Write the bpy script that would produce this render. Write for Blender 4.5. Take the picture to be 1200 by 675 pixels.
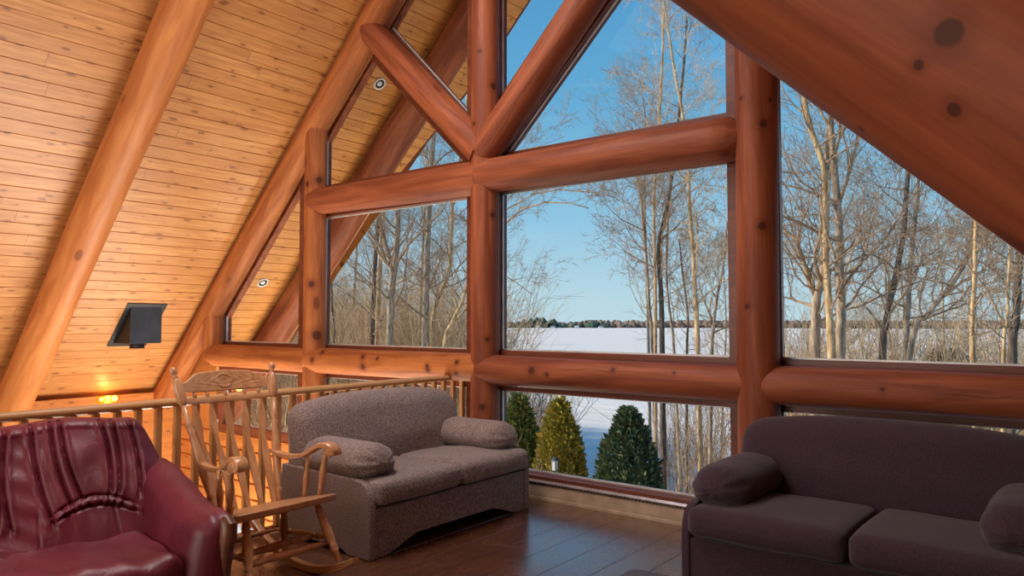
import bpy, math, random
from mathutils import Vector, Matrix, Euler, noise
C = bpy.context.scene
COL = C.collection
for o in list(bpy.data.objects): bpy.data.objects.remove(o)
R = math.radians

# ------------------------------------------------------------------ camera
F_PX, YAW, PITCH = 857.93, 38.136, 2.613
CAM = Vector((0, 0, 1.5))
cd = bpy.data.cameras.new('camera'); cam = bpy.data.objects.new('camera', cd); COL.objects.link(cam)
cd.sensor_width = 36; cd.lens = 36*F_PX/1200; cd.clip_start = .05; cd.clip_end = 4000
cam.location = CAM; cam.rotation_euler = (R(90+PITCH), 0, R(YAW)); C.camera = cam

# ------------------------------------------------------------------ world, sun, lights, exposure
C.view_settings.view_transform = 'Standard'; C.view_settings.look = 'None'
C.view_settings.gamma = 1; C.view_settings.use_curve_mapping = False
C.view_settings.exposure = 0.0
SUN_DIR = Vector((-.86, -.50, .50)).normalized()       # towards the sun
w = bpy.data.worlds.new('winter_sky'); C.world = w; w.use_nodes = True
nt = w.node_tree; nt.nodes.clear()
tc = nt.nodes.new('ShaderNodeTexCoord'); sp = nt.nodes.new('ShaderNodeSeparateXYZ'); cr = nt.nodes.new('ShaderNodeValToRGB')
el = cr.color_ramp.elements; el[0].position = 0.0; el[0].color = (.56, .73, .80, 1); el[1].position = 1.0; el[1].color = (.03, .17, .46, 1)
for p_, c_ in ((.04, (.50, .71, .82, 1)), (.14, (.30, .585, .80, 1)), (.30, (.135, .42, .70, 1)), (.55, (.06, .26, .56, 1))):
    e_ = el.new(p_); e_.color = c_
wn = nt.nodes.new('ShaderNodeTexNoise'); wn.inputs['Scale'].default_value = 2.2; wn.inputs['Detail'].default_value = 5
wm = nt.nodes.new('ShaderNodeMapping'); wm.inputs['Scale'].default_value = (1, 1, 9); wr = nt.nodes.new('ShaderNodeMapRange')
wr.inputs[1].default_value = .56; wr.inputs[2].default_value = .80; wr.inputs[4].default_value = .35
wx = nt.nodes.new('ShaderNodeMix'); wx.data_type = 'RGBA'; wx.inputs[7].default_value = (.75, .83, .88, 1)
bg = nt.nodes.new('ShaderNodeBackground'); bg.inputs[1].default_value = 1.0
wo = nt.nodes.new('ShaderNodeOutputWorld'); lk = nt.links.new
lk(tc.outputs['Generated'], sp.inputs[0]); lk(sp.outputs[2], cr.inputs[0]); lk(tc.outputs['Generated'], wm.inputs[0]); lk(wm.outputs[0], wn.inputs['Vector'])
lk(wn.outputs[0], wr.inputs[0]); lk(wr.outputs[0], wx.inputs[0]); lk(cr.outputs[0], wx.inputs[6]); lk(wx.outputs[2], bg.inputs[0]); lk(bg.outputs[0], wo.inputs[0])

def sun_lamp():
    l = bpy.data.lights.new('sun', 'SUN'); l.energy = 5.2; l.angle = R(.6); l.color = (1, .83, .62)
    o = bpy.data.objects.new('sun', l); COL.objects.link(o)
    o.rotation_euler = SUN_DIR.to_track_quat('Z', 'Y').to_euler(); o.location = (-20, -30, 25)
sun_lamp()
def area(name, loc, tgt, sx, sy, e, col):
    l = bpy.data.lights.new(name, 'AREA'); l.shape = 'RECTANGLE'; l.size = sx; l.size_y = sy; l.energy = e; l.color = col
    o = bpy.data.objects.new(name, l); COL.objects.link(o); o.location = loc
    o.rotation_euler = (Vector(loc)-Vector(tgt)).to_track_quat('Z', 'Y').to_euler()
area('hall_fill_up', (-6.5, 3.9, -1.9), (-7.0, 3.3, 4), 2.6, 1.2, 215, (1, .88, .74))  # added fill from below for the left ceiling, not a real source
area('rear_fill', (-4.2, -3.9, 2.2), (-4.4, 5, 1.3), 6.0, 3.6, 240, (1, .92, .84))  # added fill behind the camera; the back wall has no window
area('hall_fill_warm', (-6.6, -1.0, -1.6), (-7.6, 1.5, 3), 1.6, 3.0, 65, (1, .84, .64))  # added warm fill in the lower hall, no fixture is there
area('overhead_fill', (-3.7, 2.5, 5.0), (-3.3, 2.8, 0), 2.6, 1.6, 175, (1, .94, .92))  # added overhead fill for sofas and floor, no lamp hangs here
area('soffit_fill', (-7.4, 5.9, -1.7), (-7.6, 6.1, 3), 3.6, .8, 260, (1, .86, .66))  # added outdoor fill that brightens the soffit, standing in for snow bounce

# ------------------------------------------------------------------ small tools
def at(px, py, Y):
    """point of the place seen at photo pixel (px, py) in the plane y = Y"""
    y, p = R(YAW), R(PITCH)
    F = Vector((-math.sin(y)*math.cos(p), math.cos(y)*math.cos(p), math.sin(p)))
    Rt = Vector((math.cos(y), math.sin(y), 0)); U = Rt.cross(F)
    d = F+Rt*((px-600)/F_PX)+U*((337.5-py)/F_PX)
    return CAM+d*(Y/d.y)
def tag(o, label, cat=None, group=None, kind=None):
    if label: o['label'] = label
    if cat: o['category'] = cat
    if group: o['group'] = group
    if kind: o['kind'] = kind
    return o
def thing(name, label, cat, loc=(0, 0, 0), rz=0, group=None, rot=None):
    o = bpy.data.objects.new(name, None); COL.objects.link(o); o.location = loc
    o.rotation_euler = rot if rot else (0, 0, rz); o.empty_display_size = .1
    return tag(o, label, cat, group)
class G:
    def __init__(s): s.v = []; s.f = []
    def add(s, v, f):
        n = len(s.v); s.v += [tuple(p) for p in v]; s.f += [tuple(i+n for i in q) for q in f]; return s
    def box(s, x0, x1, y0, y1, z0, z1):
        return s.add([(x0,y0,z0),(x1,y0,z0),(x1,y1,z0),(x0,y1,z0),(x0,y0,z1),(x1,y0,z1),(x1,y1,z1),(x0,y1,z1)],
                     [(0,3,2,1),(4,5,6,7),(0,1,5,4),(1,2,6,5),(2,3,7,6),(3,0,4,7)])
    def tube(s, pts, rad, n=8, caps=True, flat=1.0, up=None):
        pts = [Vector(p) for p in pts]; vs = []; fs = []
        if not hasattr(rad, '__len__'): rad = [rad]*len(pts)
        t0 = (pts[1]-pts[0]).normalized(); ref = Vector(up) if up else Vector((0, 0, 1))
        if abs(t0.dot(ref)) > .95: ref = Vector((1, 0, 0))
        a = t0.cross(ref).normalized()
        for i, p in enumerate(pts):
            t = (pts[min(i+1, len(pts)-1)]-pts[max(i-1, 0)]).normalized()
            a = (a-t*a.dot(t)).normalized(); b = t.cross(a)
            for k in range(n):
                an = 2*math.pi*k/n
                vs.append(p+a*(rad[i]*math.cos(an))+b*(rad[i]*flat*math.sin(an)))
        for i in range(len(pts)-1):
            for k in range(n):
                k2 = (k+1) % n; fs.append((i*n+k, i*n+k2, (i+1)*n+k2, (i+1)*n+k))
        if caps: fs.append(tuple(range(n-1, -1, -1))); fs.append(tuple((len(pts)-1)*n+k for k in range(n)))
        return s.add(vs, fs)
    def lathe(s, prof, p0, p1, n=16):
        p0, p1 = Vector(p0), Vector(p1)
        return s.tube([p0.lerp(p1, t) for t, r in prof], [r for t, r in prof], n)
    def prism(s, poly, a0, a1, axis='y'):
        """closed outline (list of 2D) extruded along an axis"""
        n = len(poly)
        def P(u, v, a): return {'x': (a, u, v), 'y': (u, a, v), 'z': (u, v, a)}[axis]
        vs = [P(u, v, a0) for u, v in poly]+[P(u, v, a1) for u, v in poly]
        fs = [tuple(range(n)), tuple(range(2*n-1, n-1, -1))]+[(i, i+n, (i+1) % n+n, (i+1) % n) for i in range(n)]
        return s.add(vs, fs)
    def build(s, name, mat, parent=None, smooth=False, bevel=0, angle=40, seg=2):
        me = bpy.data.meshes.new(name); me.from_pydata(s.v, [], s.f); me.update()
        import bmesh
        if len(s.v) < 60000:
            bm = bmesh.new(); bm.from_mesh(me); bmesh.ops.recalc_face_normals(bm, faces=bm.faces); bm.to_mesh(me); bm.free()
        me.materials.append(mat)
        o = bpy.data.objects.new(name, me); COL.objects.link(o)
        if parent: o.parent = parent
        if smooth:
            me.shade_smooth()
            if not bevel and angle and len(s.v) < 60000:
                try: me.set_sharp_from_angle(angle=R(angle))
                except Exception: pass
        if bevel:
            m = o.modifiers.new('bevel', 'BEVEL'); m.width = bevel; m.segments = seg; m.limit_method = 'ANGLE'; m.angle_limit = R(35)
            me.shade_smooth(); m.harden_normals = True
        return o
def rbox(g, cx, cy, cz, sx, sy, sz, r, n=10, warp=None):
    """rounded box with a dense skin; warp(x,y,z in world of the part, u,v,w in -1..1) -> point"""
    h = (sx/2, sy/2, sz/2); vs = []; fs = []; idx = {}
    def key(i, j, k):
        t = (i, j, k)
        if t not in idx:
            q = [(i/n*2-1)*h[0], (j/n*2-1)*h[1], (k/n*2-1)*h[2]]
            # pack samples towards rounded rims
            for a in range(3):
                u = q[a]/h[a]; q[a] = h[a]*math.sin(u*math.pi/2)*.45+h[a]*u*.55
            c = [max(-(h[a]-min(r, h[a])), min(h[a]-min(r, h[a]), q[a])) for a in range(3)]
            d = Vector([(q[a]-c[a])/min(r, h[a]) for a in range(3)]); L = d.length
            if L > 1e-9: d = d/L
            p = [c[a]+d[a]*min(r, h[a]) if L > 1e-9 else q[a] for a in range(3)]
            u = [p[a]/h[a] for a in range(3)]
            x, y, z = cx+p[0], cy+p[1], cz+p[2]
            if warp: x, y, z = warp(x, y, z, *u)
            idx[t] = len(vs); vs.append((x, y, z))
        return idx[t]
    for i in range(n):
        for j in range(n):
            fs += [(key(i,j,0), key(i,j+1,0), key(i+1,j+1,0), key(i+1,j,0)), (key(i,j,n), key(i+1,j,n), key(i+1,j+1,n), key(i,j+1,n)),
                   (key(i,0,j), key(i+1,0,j), key(i+1,0,j+1), key(i,0,j+1)), (key(i,n,j), key(i,n,j+1), key(i+1,n,j+1), key(i+1,n,j)),
                   (key(0,i,j), key(0,i,j+1), key(0,i+1,j+1), key(0,i+1,j)), (key(n,i,j), key(n,i+1,j), key(n,i+1,j+1), key(n,i,j+1))]
    return g.add(vs, fs)
def sstep(a, b, x):
    t = max(0, min(1, (x-a)/(b-a))); return t*t*(3-2*t)

# ------------------------------------------------------------------ materials
def mat_new(name):
    m = bpy.data.materials.new(name); m.use_nodes = True; t = m.node_tree; t.nodes.clear()
    out = t.nodes.new('ShaderNodeOutputMaterial'); b = t.nodes.new('ShaderNodeBsdfPrincipled'); t.links.new(b.outputs[0], out.inputs[0])
    return m, t, b
def N(t, typ, **kw):
    n = t.nodes.new(typ)
    for k, v in kw.items():
        if k.startswith('i_'):
            key = k[2:]; n.inputs[int(key) if key.isdigit() else key].default_value = v
        else: setattr(n, k, v)
    return n
def mth(t, op, a, b=None, c=None):
    n = t.nodes.new('ShaderNodeMath'); n.operation = op
    for i, x in enumerate((a, b, c)):
        if x is None: continue
        if isinstance(x, (int, float)): n.inputs[i].default_value = x
        else: t.links.new(x, n.inputs[i])
    return n.outputs[0]
def mixc(t, fac, a, b, blend='MIX'):
    n = t.nodes.new('ShaderNodeMix'); n.data_type = 'RGBA'; n.blend_type = blend
    for i, x in ((0, fac), (6, a), (7, b)):
        if isinstance(x, (int, float)): n.inputs[i].default_value = x
        elif isinstance(x, tuple): n.inputs[i].default_value = (*x, 1)
        else: t.links.new(x, n.inputs[i])
    return n.outputs[2]
def rng(t, x, a, b, c=0., d=1.):
    n = N(t, 'ShaderNodeMapRange'); n.interpolation_type = 'SMOOTHSTEP'
    t.links.new(x, n.inputs[0])
    for i, v in enumerate((a, b, c, d)): n.inputs[i+1].default_value = v
    return n.outputs[0]
def plain(name, col, rough=.5, metal=0, spec=.5, noise_amt=.15, nscale=8, bump=0, bscale=60, coat=0):
    m, t, b = mat_new(name)
    tc = N(t, 'ShaderNodeTexCoord'); nz = N(t, 'ShaderNodeTexNoise', i_Scale=nscale, i_Detail=5.0)
    t.links.new(tc.outputs['Object'], nz.inputs['Vector'])
    c = mixc(t, rng(t, nz.outputs[0], .3, .7), tuple(x*(1-noise_amt) for x in col), tuple(min(1, x*(1+noise_amt)) for x in col))
    t.links.new(c, b.inputs['Base Color'])
    b.inputs['Roughness'].default_value = rough; b.inputs['Metallic'].default_value = metal
    b.inputs['Specular IOR Level'].default_value = spec; b.inputs['Coat Weight'].default_value = coat
    if bump:
        nb = N(t, 'ShaderNodeTexNoise', i_Scale=bscale, i_Detail=4.0); t.links.new(tc.outputs['Object'], nb.inputs['Vector'])
        bp = N(t, 'ShaderNodeBump', i_Strength=bump, i_Distance=.004); t.links.new(nb.outputs[0], bp.inputs['Height']); t.links.new(bp.outputs[0], b.inputs['Normal'])
    return m
def wood(name, light, dark, knot=(.10, .025, .01), rough=.4, stretch=(.7, 7, 7), kscale=(2.0, 5, 5), kn=(.05, .12), crack=True, spec=.4, coat=0.):
    """timber with the grain along the object's X"""
    m, t, b = mat_new(name)
    tc = N(t, 'ShaderNodeTexCoord'); oi = N(t, 'ShaderNodeObjectInfo')
    off = mth(t, 'MULTIPLY', oi.outputs['Random'], 37.0)
    cb = N(t, 'ShaderNodeCombineXYZ'); t.links.new(off, cb.inputs[0]); t.links.new(off, cb.inputs[1])
    va = N(t, 'ShaderNodeVectorMath', operation='ADD'); t.links.new(tc.outputs['Object'], va.inputs[0]); t.links.new(cb.outputs[0], va.inputs[1])
    mp = N(t, 'ShaderNodeMapping'); mp.inputs['Scale'].default_value = stretch; t.links.new(va.outputs[0], mp.inputs[0])
    n1 = N(t, 'ShaderNodeTexNoise', i_Scale=1.4, i_Detail=7.0, i_Roughness=.6, i_Distortion=.6); t.links.new(mp.outputs[0], n1.inputs['Vector'])
    n3 = N(t, 'ShaderNodeTexNoise', i_Scale=.9, i_Detail=2.0); t.links.new(va.outputs[0], n3.inputs['Vector'])
    mp2 = N(t, 'ShaderNodeMapping'); mp2.inputs['Scale'].default_value = (stretch[0]*1.5, stretch[1]*6, stretch[2]*6); t.links.new(va.outputs[0], mp2.inputs[0])
    n2 = N(t, 'ShaderNodeTexNoise', i_Scale=1.5, i_Detail=4.0); t.links.new(mp2.outputs[0], n2.inputs['Vector'])
    c = mixc(t, rng(t, n1.outputs[0], .32, .68), dark, light)
    c = mixc(t, mth(t, 'MULTIPLY', rng(t, n2.outputs[0], .45, .75), .35), c, dark)
    c = mixc(t, rng(t, n3.outputs[0], .3, .7, 0, .22), c, tuple(x*.6 for x in dark))
    kp = N(t, 'ShaderNodeMapping'); kp.inputs['Scale'].default_value = kscale; t.links.new(va.outputs[0], kp.inputs[0])
    vo = N(t, 'ShaderNodeTexVoronoi', i_Scale=1.0); t.links.new(kp.outputs[0], vo.inputs['Vector'])
    c = mixc(t, rng(t, vo.outputs['Distance'], kn[0], kn[1], .85, 0), c, knot)
    c = mixc(t, rng(t, vo.outputs['Distance'], kn[1], kn[1]*2.6, .30, 0), c, dark)
    if crack:
        se = N(t, 'ShaderNodeSeparateXYZ'); t.links.new(tc.outputs['Object'], se.inputs[0])
        ang = mth(t, 'ARCTAN2', se.outputs[2], se.outputs[1])
        nx = N(t, 'ShaderNodeTexNoise', i_Scale=1.6, i_Detail=3.0); cx = N(t, 'ShaderNodeCombineXYZ')
        t.links.new(mth(t, 'ADD', se.outputs[0], off), cx.inputs[0]); t.links.new(cx.outputs[0], nx.inputs['Vector'])
        d = mth(t, 'ABSOLUTE', mth(t, 'SUBTRACT', ang, mth(t, 'ADD', mth(t, 'MULTIPLY', nx.outputs[0], .9), mth(t, 'MULTIPLY', oi.outputs['Random'], 1.2))))
        line = rng(t, d, .006, .03, 1, 0)
        ny = N(t, 'ShaderNodeTexNoise', i_Scale=.8); t.links.new(cx.outputs[0], ny.inputs['Vector'])
        c = mixc(t, mth(t, 'MULTIPLY', line, rng(t, ny.outputs[0], .46, .52, 0, .8)), c, (.05, .012, .005))
    t.links.new(c, b.inputs['Base Color']); b.inputs['Roughness'].default_value = rough; b.inputs['Specular IOR Level'].default_value = spec
    b.inputs['Coat Weight'].default_value = coat; b.inputs['Coat Roughness'].default_value = .25
    bp = N(t, 'ShaderNodeBump', i_Strength=.25, i_Distance=.003); t.links.new(n2.outputs[0], bp.inputs['Height']); t.links.new(bp.outputs[0], b.inputs['Normal'])
    return m
def planks(name, light, dark, width, length, rough, knots=True, knot=(.12, .035, .012), scratch=False, kd=(.05, .12), kscale=(3.4, 8.0), spec=.5, vary=.35, coat=0.):
    """boards running along the object's X, each `width` wide in Y"""
    m, t, b = mat_new(name)
    tc = N(t, 'ShaderNodeTexCoord'); se = N(t, 'ShaderNodeSeparateXYZ'); t.links.new(tc.outputs['Object'], se.inputs[0])
    X, Y = se.outputs[0], se.outputs[1]
    row = mth(t, 'FLOOR', mth(t, 'DIVIDE', Y, width))
    w1 = N(t, 'ShaderNodeTexWhiteNoise', noise_dimensions='1D'); t.links.new(row, w1.inputs['W'])
    xs = mth(t, 'ADD', X, mth(t, 'MULTIPLY', w1.outputs[0], length*3))
    q = mth(t, 'DIVIDE', xs, length); colm = mth(t, 'FLOOR', q); fr = mth(t, 'FRACT', q)
    w2 = N(t, 'ShaderNodeTexWhiteNoise', noise_dimensions='2D'); cc = N(t, 'ShaderNodeCombineXYZ')
    t.links.new(row, cc.inputs[0]); t.links.new(colm, cc.inputs[1]); t.links.new(cc.outputs[0], w2.inputs['Vector'])
    gx = mth(t, 'ADD', X, mth(t, 'MULTIPLY', w2.outputs[0], 31.0))
    gv = N(t, 'ShaderNodeCombineXYZ'); t.links.new(mth(t, 'MULTIPLY', gx, 1.3), gv.inputs[0]); t.links.new(mth(t, 'MULTIPLY', Y, 16.0), gv.inputs[1])
    n1 = N(t, 'ShaderNodeTexNoise', i_Scale=1.6, i_Detail=7.0, i_Roughness=.62, i_Distortion=.9); t.links.new(gv.outputs[0], n1.inputs['Vector'])
    c = mixc(t, rng(t, n1.outputs[0], .3, .72), dark, light)
    c = mixc(t, mth(t, 'MULTIPLY', w2.outputs[0], vary), c, dark)
    if knots:
        kv = N(t, 'ShaderNodeCombineXYZ'); t.links.new(mth(t, 'MULTIPLY', gx, kscale[0]), kv.inputs[0]); t.links.new(mth(t, 'MULTIPLY', Y, kscale[1]), kv.inputs[1])
        vo = N(t, 'ShaderNodeTexVoronoi', i_Scale=1.0, voronoi_dimensions='2D'); t.links.new(kv.outputs[0], vo.inputs['Vector'])
        sz = N(t, 'ShaderNodeSeparateColor'); t.links.new(vo.outputs['Color'], sz.inputs[0])
        dist = mth(t, 'DIVIDE', vo.outputs['Distance'], mth(t, 'ADD', mth(t, 'MULTIPLY', sz.outputs[0], 1.1), .25))
        c = mixc(t, rng(t, dist, kd[0], kd[1], .9, 0), c, knot)
        c = mixc(t, rng(t, dist, kd[1], kd[1]*3, .35, 0), c, dark)
    c = mixc(t, rng(t, mth(t, 'MULTIPLY', mth(t, 'MINIMUM', fr, mth(t, 'SUBTRACT', 1.0, fr)), length), .001, .003, .8, 0), c, tuple(x*.25 for x in dark))
    b.inputs['Roughness'].default_value = rough; b.inputs['Specular IOR Level'].default_value = spec; b.inputs['Coat Weight'].default_value = coat; b.inputs['Coat Roughness'].default_value = .22
    if scratch:
        n4 = N(t, 'ShaderNodeTexNoise', i_Scale=2.2, i_Detail=9.0, i_Roughness=.75, i_Distortion=1.6); t.links.new(tc.outputs['Object'], n4.inputs['Vector'])
        n5 = N(t, 'ShaderNodeTexNoise', i_Scale=70.0, i_Detail=3.0, i_Distortion=1.5); t.links.new(tc.outputs['Object'], n5.inputs['Vector'])
        c = mixc(t, rng(t, n4.outputs[0], .42, .62, 0, .15), c, tuple(min(1, x*1.9) for x in light))
        c = mixc(t, rng(t, n5.outputs[0], .58, .70, 0, .5), c, (.02, .008, .005))
        t.links.new(rng(t, n4.outputs[0], .3, .7, rough*.85, rough*1.3), b.inputs['Roughness'])
        bp = N(t, 'ShaderNodeBump', i_Strength=.22, i_Distance=.002); t.links.new(n5.outputs[0], bp.inputs['Height']); t.links.new(bp.outputs[0], b.inputs['Normal'])
    t.links.new(c, b.inputs['Base Color'])
    return m
def fabric(name, c1, c2, scale=160, rough=.95, sheen=.3):
    m, t, b = mat_new(name); tc = N(t, 'ShaderNodeTexCoord')
    n1 = N(t, 'ShaderNodeTexNoise', i_Scale=float(scale), i_Detail=3.0, i_Roughness=.7); t.links.new(tc.outputs['Object'], n1.inputs['Vector'])
    n2 = N(t, 'ShaderNodeTexNoise', i_Scale=5.0, i_Detail=3.0); t.links.new(tc.outputs['Object'], n2.inputs['Vector'])
    c = mixc(t, rng(t, n1.outputs[0], .4, .6), c1, c2); c = mixc(t, rng(t, n2.outputs[0], .3, .7, 0, .18), c, c1)
    t.links.new(c, b.inputs['Base Color']); b.inputs['Roughness'].default_value = rough
    b.inputs['Sheen Weight'].default_value = sheen; b.inputs['Specular IOR Level'].default_value = .2
    bp = N(t, 'ShaderNodeBump', i_Strength=.5, i_Distance=.002); t.links.new(n1.outputs[0], bp.inputs['Height']); t.links.new(bp.outputs[0], b.inputs['Normal'])
    return m
def leather(name, c1, c2):
    m, t, b = mat_new(name); tc = N(t, 'ShaderNodeTexCoord')
    n1 = N(t, 'ShaderNodeTexNoise', i_Scale=3.5, i_Detail=5.0); t.links.new(tc.outputs['Object'], n1.inputs['Vector'])
    mp = N(t, 'ShaderNodeMapping'); mp.inputs['Scale'].default_value = (9, 9, 2.5); mp.inputs['Rotation'].default_value = (0, .5, 0); t.links.new(tc.outputs['Object'], mp.inputs[0])
    n2 = N(t, 'ShaderNodeTexNoise', i_Scale=1.3, i_Detail=4.0, i_Distortion=.8); t.links.new(mp.outputs[0], n2.inputs['Vector'])
    n3 = N(t, 'ShaderNodeTexVoronoi', i_Scale=170.0); t.links.new(tc.outputs['Object'], n3.inputs['Vector'])
    c = mixc(t, rng(t, n1.outputs[0], .3, .7), c1, c2)
    t.links.new(c, b.inputs['Base Color']); b.inputs['Roughness'].default_value = .45; b.inputs['Specular IOR Level'].default_value = .5
    b1 = N(t, 'ShaderNodeBump', i_Strength=.3, i_Distance=.02); t.links.new(n2.outputs[0], b1.inputs['Height'])
    b2 = N(t, 'ShaderNodeBump', i_Strength=.12, i_Distance=.001); t.links.new(n3.outputs['Distance'], b2.inputs['Height']); t.links.new(b1.outputs[0], b2.inputs['Normal'])
    t.links.new(b2.outputs[0], b.inputs['Normal'])
    return m
def glass(name, tint=(.96, .98, .98), amt=.06):
    m = bpy.data.materials.new(name); m.use_nodes = True; t = m.node_tree; t.nodes.clear()
    out = N(t, 'ShaderNodeOutputMaterial'); tr = N(t, 'ShaderNodeBsdfTransparent'); tr.inputs[0].default_value = (*tint, 1)
    gl = N(t, 'ShaderNodeBsdfGlossy'); gl.inputs['Roughness'].default_value = .02
    fr = N(t, 'ShaderNodeFresnel', i_IOR=1.25); mx = N(t, 'ShaderNodeMixShader')
    t.links.new(mth(t, 'MULTIPLY', fr.outputs[0], .07), mx.inputs[0]); t.links.new(tr.outputs[0], mx.inputs[1]); t.links.new(gl.outputs[0], mx.inputs[2]); t.links.new(mx.outputs[0], out.inputs[0])
    return m
def emit(name, col, s):
    m, t, b = mat_new(name); b.inputs['Emission Color'].default_value = (*col, 1); b.inputs['Emission Strength'].default_value = s
    b.inputs['Base Color'].default_value = (*col, 1); return m
def snow_mat():
    m, t, b = mat_new('snow'); tc = N(t, 'ShaderNodeTexCoord')
    mp = N(t, 'ShaderNodeMapping'); mp.inputs['Scale'].default_value = (.10, .85, 1); mp.inputs['Rotation'].default_value = (0, 0, R(-36)); t.links.new(tc.outputs['Object'], mp.inputs[0])
    n = N(t, 'ShaderNodeTexNoise', i_Scale=1.1, i_Detail=6.0, i_Roughness=.6); t.links.new(mp.outputs[0], n.inputs['Vector'])
    b.inputs['Base Color'].default_value = (.93, .87, .82, 1); b.inputs['Roughness'].default_value = .8
    bp = N(t, 'ShaderNodeBump', i_Strength=1.0, i_Distance=.55); t.links.new(n.outputs[0], bp.inputs['Height']); t.links.new(bp.outputs[0], b.inputs['Normal'])
    return m
def bark(name, c1, c2):
    m, t, b = mat_new(name); tc = N(t, 'ShaderNodeTexCoord')
    mp = N(t, 'ShaderNodeMapping'); mp.inputs['Scale'].default_value = (9, 9, 2); t.links.new(tc.outputs['Object'], mp.inputs[0])
    n = N(t, 'ShaderNodeTexNoise', i_Scale=1.5, i_Detail=6.0, i_Roughness=.7); t.links.new(mp.outputs[0], n.inputs['Vector'])
    t.links.new(mixc(t, rng(t, n.outputs[0], .36, .64), c1, c2), b.inputs['Base Color']); b.inputs['Roughness'].default_value = .9
    bp = N(t, 'ShaderNodeBump', i_Strength=.8, i_Distance=.03); t.links.new(n.outputs[0], bp.inputs['Height']); t.links.new(bp.outputs[0], b.inputs['Normal'])
    return m

M = {}
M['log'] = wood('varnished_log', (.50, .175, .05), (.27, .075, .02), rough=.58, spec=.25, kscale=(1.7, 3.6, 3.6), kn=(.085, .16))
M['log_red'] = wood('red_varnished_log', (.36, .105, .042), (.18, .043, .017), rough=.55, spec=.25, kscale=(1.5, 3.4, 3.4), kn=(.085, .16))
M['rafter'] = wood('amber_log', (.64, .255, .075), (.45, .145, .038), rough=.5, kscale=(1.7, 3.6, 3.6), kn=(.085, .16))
M['ceiling'] = planks('pine_ceiling', (.65, .33, .11), (.43, .175, .05), .144, 2.6, .42, kscale=(2.6, 6.5), kd=(.05, .13), vary=.5)
M['soffit'] = planks('pine_soffit', (.76, .36, .10), (.55, .21, .045), .144, 2.6, .5)
M['siding'] = planks('pine_siding', (.62, .25, .06), (.42, .14, .03), .19, 3.1, .45)
M['vsiding'] = planks('vertical_pine_siding', (.66, .28, .07), (.45, .16, .035), .10, 3.1, .45, kscale=(1.5, 5))
M['floor'] = planks('dark_plank_floor', (.14, .052, .024), (.065, .022, .011), .246, 2.9, .24, scratch=True, coat=1.0, kscale=(.7, 1.2), spec=.6, vary=.5)
M['frame'] = wood('window_frame_wood', (.20, .055, .025), (.12, .03, .014), rough=.35, crack=False, kn=(.001, .002))
M['frame_light'] = wood('pine_frame_wood', (.55, .22, .07), (.38, .13, .04), rough=.4, crack=False, kn=(.001, .002))
M['spacer'] = plain('window_spacer', (.62, .62, .60), .4, .3)
M['glass'] = glass('window_glass')
M['rail'] = wood('pale_pine_rail', (.62, .36, .16), (.48, .24, .09), rough=.42, crack=False, kscale=(3, 8, 8))
M['oak'] = wood('light_oak', (.66, .36, .18), (.48, .23, .10), rough=.28, stretch=(2, 14, 14), crack=False, kn=(.001, .002), spec=.5, coat=.25)
M['oakz'] = wood('light_oak_upright', (.66, .36, .18), (.48, .23, .10), rough=.28, stretch=(14, 14, 2), crack=False, kn=(.001, .002), spec=.5, coat=.25)
M['brown'] = fabric('speckled_brown_fabric', (.11, .083, .076), (.37, .29, .27), 130, sheen=.2)
M['purple'] = fabric('dark_aubergine_fabric', (.030, .016, .026), (.060, .034, .050), 220, sheen=.15)
M['leather'] = leather('burgundy_leather', (.105, .009, .022), (.165, .018, .036))
M['walnut'] = wood('dark_turned_wood', (.20, .085, .04), (.11, .04, .018), rough=.3, crack=False, kn=(.001, .002))
M['black_metal'] = plain('matt_black_metal', (.035, .045, .06), .5, .2)
M['black_side'] = plain('black_metal_trim', (.012, .014, .018), .5, .2)
M['cream'] = plain('cream_enamel', (.42, .31, .21), .4, 0)
M['grille'] = plain('heater_grille', (.10, .085, .065), .45, .4)
M['heat_top'] = plain('heater_top_metal', (.40, .36, .37), .25, .6)
M['white'] = plain('white_paint', (.8, .8, .78), .5)
M['brass'] = plain('brass', (.6, .38, .12), .25, 1)
M['bulb'] = emit('glowing_bulb', (1, .50, .12), 9)
M['snow'] = snow_mat()
M['bark_tan'] = bark('tan_bark', (.34, .21, .10), (.78, .56, .32))
M['bark_grey'] = bark('grey_bark', (.20, .15, .11), (.55, .43, .32))
M['bark_dark'] = bark('dark_bark', (.06, .045, .035), (.20, .15, .12))
M['twig'] = bark('twig_bark', (.26, .17, .11), (.55, .39, .25))
M['brush'] = bark('dry_brush', (.52, .34, .19), (.85, .64, .41))
def leafmat(name, a, b_, c_):
    m, t, b = mat_new(name); g = N(t, 'ShaderNodeNewGeometry'); tc = N(t, 'ShaderNodeTexCoord')
    n = N(t, 'ShaderNodeTexNoise', i_Scale=5.0, i_Detail=3.0); t.links.new(tc.outputs['Object'], n.inputs['Vector'])
    c = mixc(t, g.outputs['Random Per Island'], a, b_); c = mixc(t, rng(t, n.outputs[0], .5, .72, 0, .6), c, c_)
    t.links.new(c, b.inputs['Base Color']); b.inputs['Roughness'].default_value = .75; return m
M['cedar'] = leafmat('cedar_leaf', (.06, .10, .03), (.17, .22, .05), (.42, .34, .05))
M['cedar_shaded'] = leafmat('shaded_cedar_leaf', (.045, .085, .055), (.12, .19, .09), (.20, .20, .06))  # shade on the right cedar is put into this darker leaf colour
M['cedar_sunlit'] = leafmat('sunlit_cedar_leaf', (.16, .17, .03), (.46, .38, .05), (.66, .46, .06))  # sunlight on the middle cedar is put into this golden leaf colour
M['far_wood'] = plain('far_woods', (.26, .18, .14), .95, noise_amt=.5, nscale=.02)
M['far_green'] = plain('far_evergreens', (.05, .085, .065), .95, noise_amt=.4, nscale=.02)
M['table'] = plain('glossy_grey_tabletop', (.05, .06, .075), .18, 0, .6)

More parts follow.
